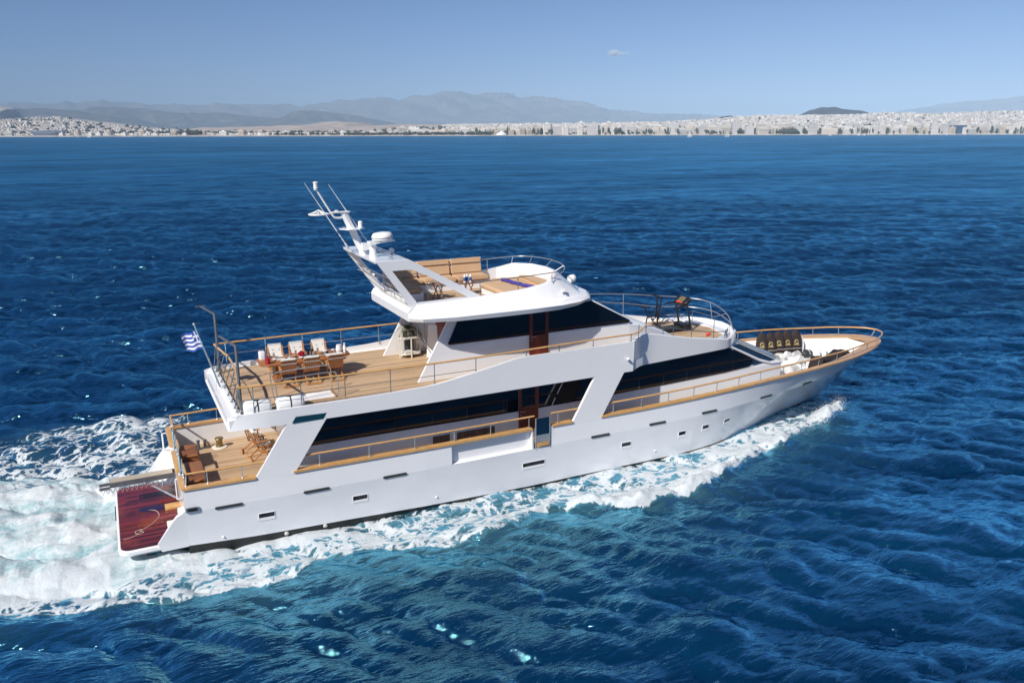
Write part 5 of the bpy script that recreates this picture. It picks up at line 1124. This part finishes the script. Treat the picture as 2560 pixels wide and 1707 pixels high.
ridge('mountains', [(-8600, 380), (-7853, 412), (-7547, 447), (-7183, 430), (-6850, 423), (-6244, 465), (-5961, 459), (-5681, 423), (-5450, 404), (-5247, 422), (-4849, 397), (-4296, 420), (-3927, 403), (-3375, 418), (-3261, 370), (-3060, 377), (-2856, 436), (-2690, 430), (-2454, 472), (-2253, 491), (-2053, 483), (-1902, 511), (-1704, 459), (-1384, 539), (-1251, 534), (-984, 581), (-734, 585), (-518, 540), (-318, 559), (1, 548), (151, 490), (334, 498), (668, 481), (819, 444), (1086, 424), (1423, 311), (1858, 294), (2011, 245), (2328, 261), (2681, 252), (3101, 227), (3524, 161), (4200, 60)], 13000, 3600, H1, 7, 1, nx=420)
ridge('mountain', [(4700, 60), (5036, 161), (5262, 220), (5551, 264), (5762, 308), (6095, 359), (6443, 403), (6705, 407), (7008, 439), (7236, 475), (8600, 640)], 12000, 3000, H1, 5, 2)
ridge('hills', [(-6200, 120), (-5022, 197), (-4769, 262), (-4582, 285), (-4157, 272), (-3918, 224), (-3552, 215), (-3307, 219), (-2878, 180), (-2600, 145), (-2100, 40)], 9500, 1700, H2, 4, 3)
ridge('hills', [(-5700, 190), (-4839, 219), (-4426, 228), (-4263, 218), (-4020, 193), (-3869, 162), (-3666, 137), (-3515, 107), (-3313, 67), (-3108, 44), (-2800, 5)], 8000, 1500, H2, 3, 4)
ridge('hills', [(-2900, 60), (-2580, 121), (-2326, 136), (-2213, 183), (-2025, 215), (-1872, 209), (-1699, 182), (-1536, 159), (-1318, 118), (-1100, 75), (-936, 64), (-500, 20)], 8500, 1500, H2, 3, 5)
ridge('quarry', [(-4160, 110), (-4135, 139), (-4085, 166), (-4050, 130), (-4015, 154), (-3946, 198), (-3891, 202), (-3840, 180), (-3815, 125), (-3800, 100)], 6500, 500, H5, 5, 6, nx=90)
ridge('plain', [(-2300, 4), (-1888, 15), (-1683, 40), (-1581, 41), (-1312, 45), (-1109, 68), (-1008, 71), (-908, 61), (-868, 45), (-640, 50), (-438, 53), (0, 42), (400, 20)], 5200, 1900, H3, 1.2, 7)
ridge('town_slope', [(-700, 8), (-388, 31), (0, 36), (178, 35), (416, 36), (594, 46), (832, 45), (1010, 54), (1305, 77), (1396, 72), (1574, 73), (1775, 76), (1834, 86), (1928, 90), (2017, 86), (2167, 78), (2404, 81), (2520, 94), (2788, 96), (3800, 90)], 4600, 2150, H4, 1.5, 8)
ridge('town_slope', [(-3600, 60), (-2671, 62), (-2557, 67), (-2386, 67), (-2327, 87), (-2272, 72), (-2161, 55), (-1992, 42), (-1880, 29), (-1710, 20), (-1540, 12), (-1340, 6), (-1000, 3)], 4400, 1600, H4, 1.5, 9)
H6 = hillmat('wooded_slope', (.02, .028, .03), (.10, .09, .085), .008, .60)
ridge('wooded_hill', [(1760, 70), (1902, 98), (1971, 135), (2034, 158), (2127, 158), (2172, 148), (2302, 141), (2367, 122), (2451, 102), (2560, 70)], 5600, 420, H6, 3, 10, nx=120)
ridge('wooded_hill', [(1110, 58), (1171, 74), (1221, 92), (1264, 99), (1316, 90), (1365, 74), (1430, 55)], 4900, 260, H6, 2, 11, nx=80)
# coastal flat with its pale beach
SH = 2330
mb = MB(); rows = [(SH-2, -1.5), (SH+14, 1.2), (SH+40, 2.2), (SH+420, 3.0), (SH+3000, 3.5)]; rr = np.linspace(-5200, 5200, 160)
V = []
for f_, z in rows:
    for r in rr: V.append(WP(r, f_+(14*math.sin(r/170.)+9*math.sin(r/61.) if f_ < SH+100 else 0), z))
mb.add(V, [(j*160+i, j*160+i+1, (j+1)*160+i+1, (j+1)*160+i) for j in range(len(rows)-1) for i in range(159)])
bm_ = mat('beach_sand', (.5, .45, .38), .9); t = NT(bm_); co = t.coord('Object'); t.set('Base Color', t.ramp(t.noise(co, .02, 5), [(.35, (.22, .21, .17)), (.6, (.50, .46, .41))]))
tag(mb.build('shore', bm_, ang=70), kind='structure')
# apartment blocks: six types, each one mesh with balconies, recessed window bands and a roof hut
def facade(name, wall, band, wx=3.2, wz=3.0):
    m = mat(name, wall, .75, spec=.2); t = NT(m); co = t.coord('Object'); s_ = t.node('ShaderNodeSeparateXYZ', {0: co}); g = t.node('ShaderNodeNewGeometry').outputs['Normal']; gz = t.math('ABSOLUTE', t.node('ShaderNodeSeparateXYZ', {0: g}).outputs[2])
    fx_ = t.math('FRACT', t.math('DIVIDE', t.math('ADD', s_.outputs[0], s_.outputs[1]), wx)); fz_ = t.math('FRACT', t.math('DIVIDE', s_.outputs[2], wz))
    win = t.math('MULTIPLY', t.math('MULTIPLY', t.math('GREATER_THAN', fx_, .38), t.math('GREATER_THAN', fz_, .42)), t.math('LESS_THAN', gz, .5))
    t.set('Base Color', t.mix(t.math('MULTIPLY', win, .8), wall, band)); return m
FM = [facade('cream_facade', (.76, .71, .63), (.10, .10, .11)), facade('white_facade', (.82, .80, .76), (.14, .14, .15), 4.0), facade('pale_grey_facade', (.66, .64, .62), (.08, .09, .11), 2.6, 3.2), facade('sand_facade', (.68, .60, .50), (.11, .10, .10), 3.6)]
def block_mesh(w_, d_, h_, mi, style):
    mb = MB(); mb.box(-w_/2, w_/2, -d_/2, d_/2, -4, h_)
    if style != 2:
        z = 3.0
        while z < h_-1: mb.box(-w_/2+.6, w_/2-.6, -d_/2-1.5, -d_/2-.002, z, z+1.0); z += 3.0
    mb.box(-w_*.18, w_*.14, -d_*.2, d_*.15, h_+.002, h_+3.0); mb.box(-w_/2-.3, w_/2+.3, -d_/2-.3, d_/2+.3, h_-.9, h_+.001)
    if style == 1: mb.box(-w_*.5, -w_*.08, -d_/2+.01, d_/2-2.5, h_+.003, h_+3.2)
    me = bpy.data.meshes.new('apartment_block'); me.from_pydata(mb.v, [], mb.f); me.update(); me.materials.append(FM[mi]); return me
TYPES = [block_mesh(26, 15, 22, 0, 0), block_mesh(18, 14, 27, 1, 0), block_mesh(34, 16, 19, 1, 1), block_mesh(22, 16, 25, 2, 2), block_mesh(15, 13, 18, 3, 0), block_mesh(42, 17, 16, 0, 1), block_mesh(20, 14, 12, 1, 0), block_mesh(13, 12, 9, 1, 2)]
azr = math.atan2(RH.y, RH.x)
def place_block(r, f_, z, ty, sc=(1, 1, 1), rz=0.0, label=None, group='apartment blocks along the shore'):
    o = bpy.data.objects.new('apartment_block', TYPES[ty]); COL.objects.link(o); o.location = WP(r, f_, z); o.rotation_euler = (0, 0, azr+rz); o.scale = sc
    return tag(o, label or 'pale apartment block in the dense town along the far shore', 'building', group)
n_b = 0; rb = random.Random(5)
def slope_z(r, f_):
    if r > -600:
        h = float(np.interp(r, [-700, -388, 0, 416, 832, 1010, 1305, 1775, 1928, 2167, 2520, 3800], [8, 31, 36, 36, 45, 54, 77, 76, 90, 78, 94, 90])); q = (f_-2450)/2150
    else:
        h = float(np.interp(r, [-3600, -2671, -2386, -2327, -2161, -1880, -1540, -1000], [60, 62, 67, 87, 55, 29, 12, 3])); q = (f_-2800)/1600
    return max(3.0, h*sstep(q)**.9) if q > 0 else 3.0
for row, f0, n in ((0, SH+85, 54), (1, SH+140, 66), (2, SH+210, 74)):
    r0, r1 = -330, 1540
    for i in range(n):
        r = r0+(r1-r0)*(i+rb.random()*.8)/n
        if row == 0 and rb.random() < .12: continue
        ty = rb.choice((0, 1, 2, 3, 4, 0, 1, 3, 5) if r > 60 else (0, 2, 4, 5, 6)); hz_ = rb.uniform(.8, 1.3)*(1.0 if r > 60 else .8)
        place_block(r, f0+rb.uniform(-18, 22), 2.4+row*1.0, ty, (rb.uniform(.8, 1.15), 1, hz_), rb.uniform(-.22, .22)); n_b += 1
for i in range(56):
    r = rb.uniform(-1900, -330); place_block(r, SH+rb.uniform(120, 420), 3, rb.choice((4, 6, 7, 7)), (rb.uniform(.8, 1.4), 1, rb.uniform(.6, 1.0)), rb.uniform(-.3, .3)); n_b += 1
# everything behind them merges into one mass of houses up the slopes
mb = MB()
def house(r, f_, z, w_, d_, h_, a):
    ca, sa = math.cos(a+azr), math.sin(a+azr); x, y, _ = WP(r, f_)
    vs_ = [(x+u*ca-v*sa, y+u*sa+v*ca, zz) for zz in (z-5, z+h_) for u, v in ((-w_/2, -d_/2), (w_/2, -d_/2), (w_/2, d_/2), (-w_/2, d_/2))]
    mb.add(vs_, [(4, 5, 6, 7), (0, 1, 5, 4), (1, 2, 6, 5), (2, 3, 7, 6), (3, 0, 4, 7)])
for i in range(5200):
    f_ = rb.uniform(SH+260, 4560); r = rb.uniform(-.08, .66)*f_
    house(r, f_, slope_z(r, f_), rb.uniform(9, 26), rb.uniform(9, 16), rb.uniform(7, 19), rb.uniform(-.4, .4))
for i in range(6000):
    f_ = rb.uniform(2750, 4380); r = rb.uniform(-.68, -.26)*f_
    if rb.random() > min(1, (-r/f_-.22)*3.2): continue
    house(r, f_, slope_z(r, f_)-2, rb.uniform(6, 12), rb.uniform(6, 10), rb.uniform(4, 8), rb.uniform(-.5, .5))
for i in range(420):
    f_ = rb.uniform(SH+200, 3400); r = rb.uniform(-.30, -.08)*f_; house(r, f_, max(3, slope_z(r, f_)), rb.uniform(8, 18), rb.uniform(8, 14), rb.uniform(4, 8), rb.uniform(-.5, .5))
cm_ = mat('town_walls', (.6, .55, .5), .8); t = NT(cm_); pos = t.node('ShaderNodeNewGeometry').outputs['Position']
isl = t.node('ShaderNodeNewGeometry').outputs['Random Per Island']
wallc = t.ramp(isl, [(0, (.52, .47, .40)), (.3, (.72, .68, .61)), (.65, (.80, .78, .74)), (.9, (.64, .62, .60)), (1, (.50, .40, .32))])
sp3 = t.node('ShaderNodeSeparateXYZ', {0: pos}); fz_ = t.math('FRACT', t.math('DIVIDE', sp3.outputs[2], 3.0)); fx_ = t.math('FRACT', t.math('DIVIDE', t.math('ADD', sp3.outputs[0], sp3.outputs[1]), 4.3)); gz = t.math('ABSOLUTE', t.node('ShaderNodeSeparateXYZ', {0: t.node('ShaderNodeNewGeometry').outputs['Normal']}).outputs[2])
win = t.math('MULTIPLY', t.math('MULTIPLY', t.math('GREATER_THAN', fx_, .45), t.math('GREATER_THAN', fz_, .45)), t.math('LESS_THAN', gz, .5))
t.set('Base Color', t.mix(t.math('MULTIPLY', win, .7), wallc, (.10, .10, .11)))
tag(mb.build('town', cm_), 'dense mass of pale houses climbing the slopes behind the shore', 'town', kind='stuff')
# trees along the front and between the blocks: one mass of leafy crowns
mb = MB()
def crown(r, f_, z, w_, h_):
    for k_ in range(5):
        cx = r+rb.uniform(-.5, .5)*w_; cz = z+h_*rb.uniform(.35, .75); s_ = w_*rb.uniform(.35, .6)
        x, y, _ = WP(cx, f_+rb.uniform(-2, 2)); pts = []
        for a, b, c in oct_: q = rb.uniform(.6, 1.2); pts.append((x+a*s_*q, y+b*s_*q, cz+c*h_*.42*q))
        mb.add(pts, of)
for i in range(850):
    r = rb.uniform(-700, 1540); crown(r, SH+rb.uniform(60, 250), 2.3, rb.uniform(3, 7), rb.uniform(6, 22)*(.5 if r < -150 else 1))
for i in range(110): r = rb.uniform(-480, -60); crown(r, SH+rb.uniform(45, 80), 2.3, rb.uniform(6, 12), rb.uniform(6, 10))
for i in range(160): r = rb.gauss(1010, 75); crown(r, SH+rb.uniform(250, 300), 8, rb.uniform(7, 12), rb.uniform(14, 24))
for i in range(60): r = rb.gauss(790, 14); crown(r, SH+rb.uniform(50, 70), 2.3, rb.uniform(5, 9), rb.uniform(8, 18))
for i in range(700): f_ = rb.uniform(2900, 4400); r = rb.uniform(-.6, .62)*f_; crown(r, f_, slope_z(r, f_), rb.uniform(8, 18), rb.uniform(8, 15))
for i in range(70): r = rb.uniform(-1010, -960); crown(r, SH+rb.uniform(220, 300), 3, rb.uniform(6, 10), rb.uniform(8, 14))
tag(mb.build('tree_belt', varied('far_foliage', (.035, .045, .028), .9, .5, .05)), 'dark green belt of trees between the blocks and the beach', 'trees', kind='stuff')
# a few landmarks
mb = MB(); pl_ = [(-42*math.cos(a), 9*math.sin(a)) for a in np.linspace(0, 2*math.pi, 24)[:-1]]
x0, y0, _ = WP(-1450, SH+300); ca, sa = math.cos(azr), math.sin(azr)
mb.rings([[(x0+k_*u*1.4*ca-v*2*sa*k_, y0+k_*u*1.4*sa+v*2*ca*k_, z+(u*u/1764*8 if j else 0)) for u, v in pl_] for j, (z, k_) in enumerate(((0, .72), (10, 1.0), (11, .92)))], True, True)
single('stadium', mb, varied('stadium_panel', (.16, .20, .27), .6, .15, .05), 'blue-grey curved stadium on the low shore at the far left', 'stadium')
x0, y0, _ = WP(1285, SH+90); mb = MB(); mb.rings([[(x0+u*ca-v*sa, y0+u*sa+v*ca, z) for u, v in rrect(-24, 24, -9, 9, 8)] for z in (0, 26)], True, True)
single('glass_building', mb, facade('blue_curtain_wall', (.035, .09, .17), (.02, .05, .11), 5), 'dark blue glass office block on the shore at the far right', 'building')
x0, y0, _ = WP(-28, SH+28); single('beach_pavilion', MB().lathe([(16, 1), (15, 4), (3, 11), (.5, 13)], (x0, y0, 1), 12), M['wplast'], 'white conical pavilion on the beach below the trees', 'pavilion')
def sailboat(r, f_, h_, lab, rz=0.0):
    b = empty('sailing_boat', WP(r, f_, SEA), lab, 'sailing boat', 'sailing boats off the far shore', azr+rz)
    mb = MB(); mb.rings([[(x, y*k_, z) for x, y in ((-4.5, -.9), (0, -1.4), (4, -.7), (5.2, 0), (4, .7), (0, 1.4), (-4.5, .9))] for z, k_ in ((-.3, .7), (1.0, 1.0))], True, True); mb.build('hull', 'wplast', b)
    mb = MB(); mb.tube([(.5, 0, 1), (.5, 0, h_)], .1, 6); mb.build('mast', 'steel', b)
    mb = MB(); mb.add([(.3, 0, 2), (-3.9, .5, 2.1), (-2, .45, h_*.55), (.3, 0, h_), (-3.9, .56, 2.1), (-2, .51, h_*.55)], [(0, 1, 2, 3), (3, 5, 4, 0)]); mb.build('mainsail', 'soft', b)
    mb = MB(); mb.add([(.8, 0, h_*.85), (5.0, .2, 1.4), (.9, .7, 1.8), (5.0, .26, 1.4), (.9, .76, 1.8)], [(0, 1, 2), (0, 4, 3)]); mb.build('jib', 'soft', b)
sailboat(373, 1760, 14.5, 'white sailing boat straight below the town centre, left of its neighbour'); sailboat(452, 1760, 13.5, 'white sailing boat below the small wooded hill', .2)
sailboat(-1090, 2110, 11, 'tiny white sailing boat just right of the far left pavilion', .4); sailboat(-1060, 2105, 11, 'tiny white sailing boat nearest the stadium', -.3)
for r, lab in ((885, 'small white motor boat below the round dark trees, left of two'), (899, 'small white motor boat below the round dark trees, right of two'), (812, 'small white motor boat alone left of the round dark trees')):
    b = empty('motor_boat', WP(r, 2140, SEA), lab, 'motor boat', 'motor boats off the far shore', azr); mb = MB(); mb.rings([[(x, y*k_, z) for x, y in ((-4, -1.2), (2, -1.2), (4.5, 0), (2, 1.2), (-4, 1.2))] for z, k_ in ((-.3, .7), (1.3, 1))], True, True); mb.build('hull', 'wplast', b); MB().box(-1.5, 1.2, -.8, .8, 1.3, 2.8).build('cabin', 'wplast', b)
# marina masts at the right: bare poles in a row of moored yachts
my0 = None
for i in range(26):
    r = 945+rb.uniform(0, 330); h_ = rb.uniform(11, 21)
    if my0 is None:
        my0 = empty('moored_yacht', WP(r, SH-25, SEA), 'bare-masted white yacht in the marina before the wooded park', 'yacht', 'yachts moored in the marina', azr+1.4)
        mb = MB(); mb.rings([[(x, y*k_, z) for x, y in ((-5, -1.2), (1, -1.6), (5.5, 0), (1, 1.6), (-5, 1.2))] for z, k_ in ((-.3, .7), (1.3, 1))], True, True); mb.build('hull', 'wplast', my0)
        mb = MB(); mb.tube([(.5, 0, 1), (.5, 0, 15)], .16, 5); mb.build('mast', 'wplast', my0); o = my0
    else: o = copy_tree(my0)
    o.location = WP(r, SH-25+rb.uniform(-15, 8), SEA); o.scale = (1, 1, h_/15)
# one small cloud far beyond the hills: a heap of billows
mb = MB(); rc = random.Random(3)
for i in range(90):
    u = rc.gauss(0, 75); 
    if i < 38: u = rc.gauss(-95, 35)
    z = 2420+2*rc.uniform(-14, 34)*(1.6 if i < 38 else .8); x, y, _ = WP(2*(1765+u), 28000+rc.uniform(-120, 120), 0); s_ = 2*rc.uniform(14, 30)*(1.15 if i < 38 else .8)
    mb.ball((x, y, z), s_, s_, s_*.62, n=9, m=6)
cl = mb.build('cloud', 'soft', ang=180)
clm = mat('cloud_vapour', (.85, .84, .84), 1.0, spec=0); t = NT(clm); t.b.inputs['Alpha'].default_value = .16; cl.data.materials[0] = clm
tag(cl, 'small solitary white cloud above the far mountains', 'cloud', kind='structure')
# the air itself: thin blue haze over the water, town and hills
mb = MB(); q = [(-19000, -900), (19000, -900), (19000, 25500), (-19000, 25500)]
V = [WP(r, f_, z) for z in (-8, 1080) for r, f_ in q]; mb.add(V, [(3, 2, 1, 0), (4, 5, 6, 7), (0, 1, 5, 4), (1, 2, 6, 5), (2, 3, 7, 6), (3, 0, 4, 7)])
hm = bpy.data.materials.new('haze_air'); hm.use_nodes = True; t = NT(hm); t.n.remove(t.b)
vol = t.node('ShaderNodeVolumePrincipled', {'Color': (.55, .76, 1, 1), 'Density': 7.2e-5, 'Anisotropy': -0.4}); t.l.new(vol.outputs[0], t.n['Material Output'].inputs['Volume'])
hz_o = mb.build('haze', hm); tag(hz_o, 'thin blue haze over the sea and the far shore', 'haze', kind='stuff')
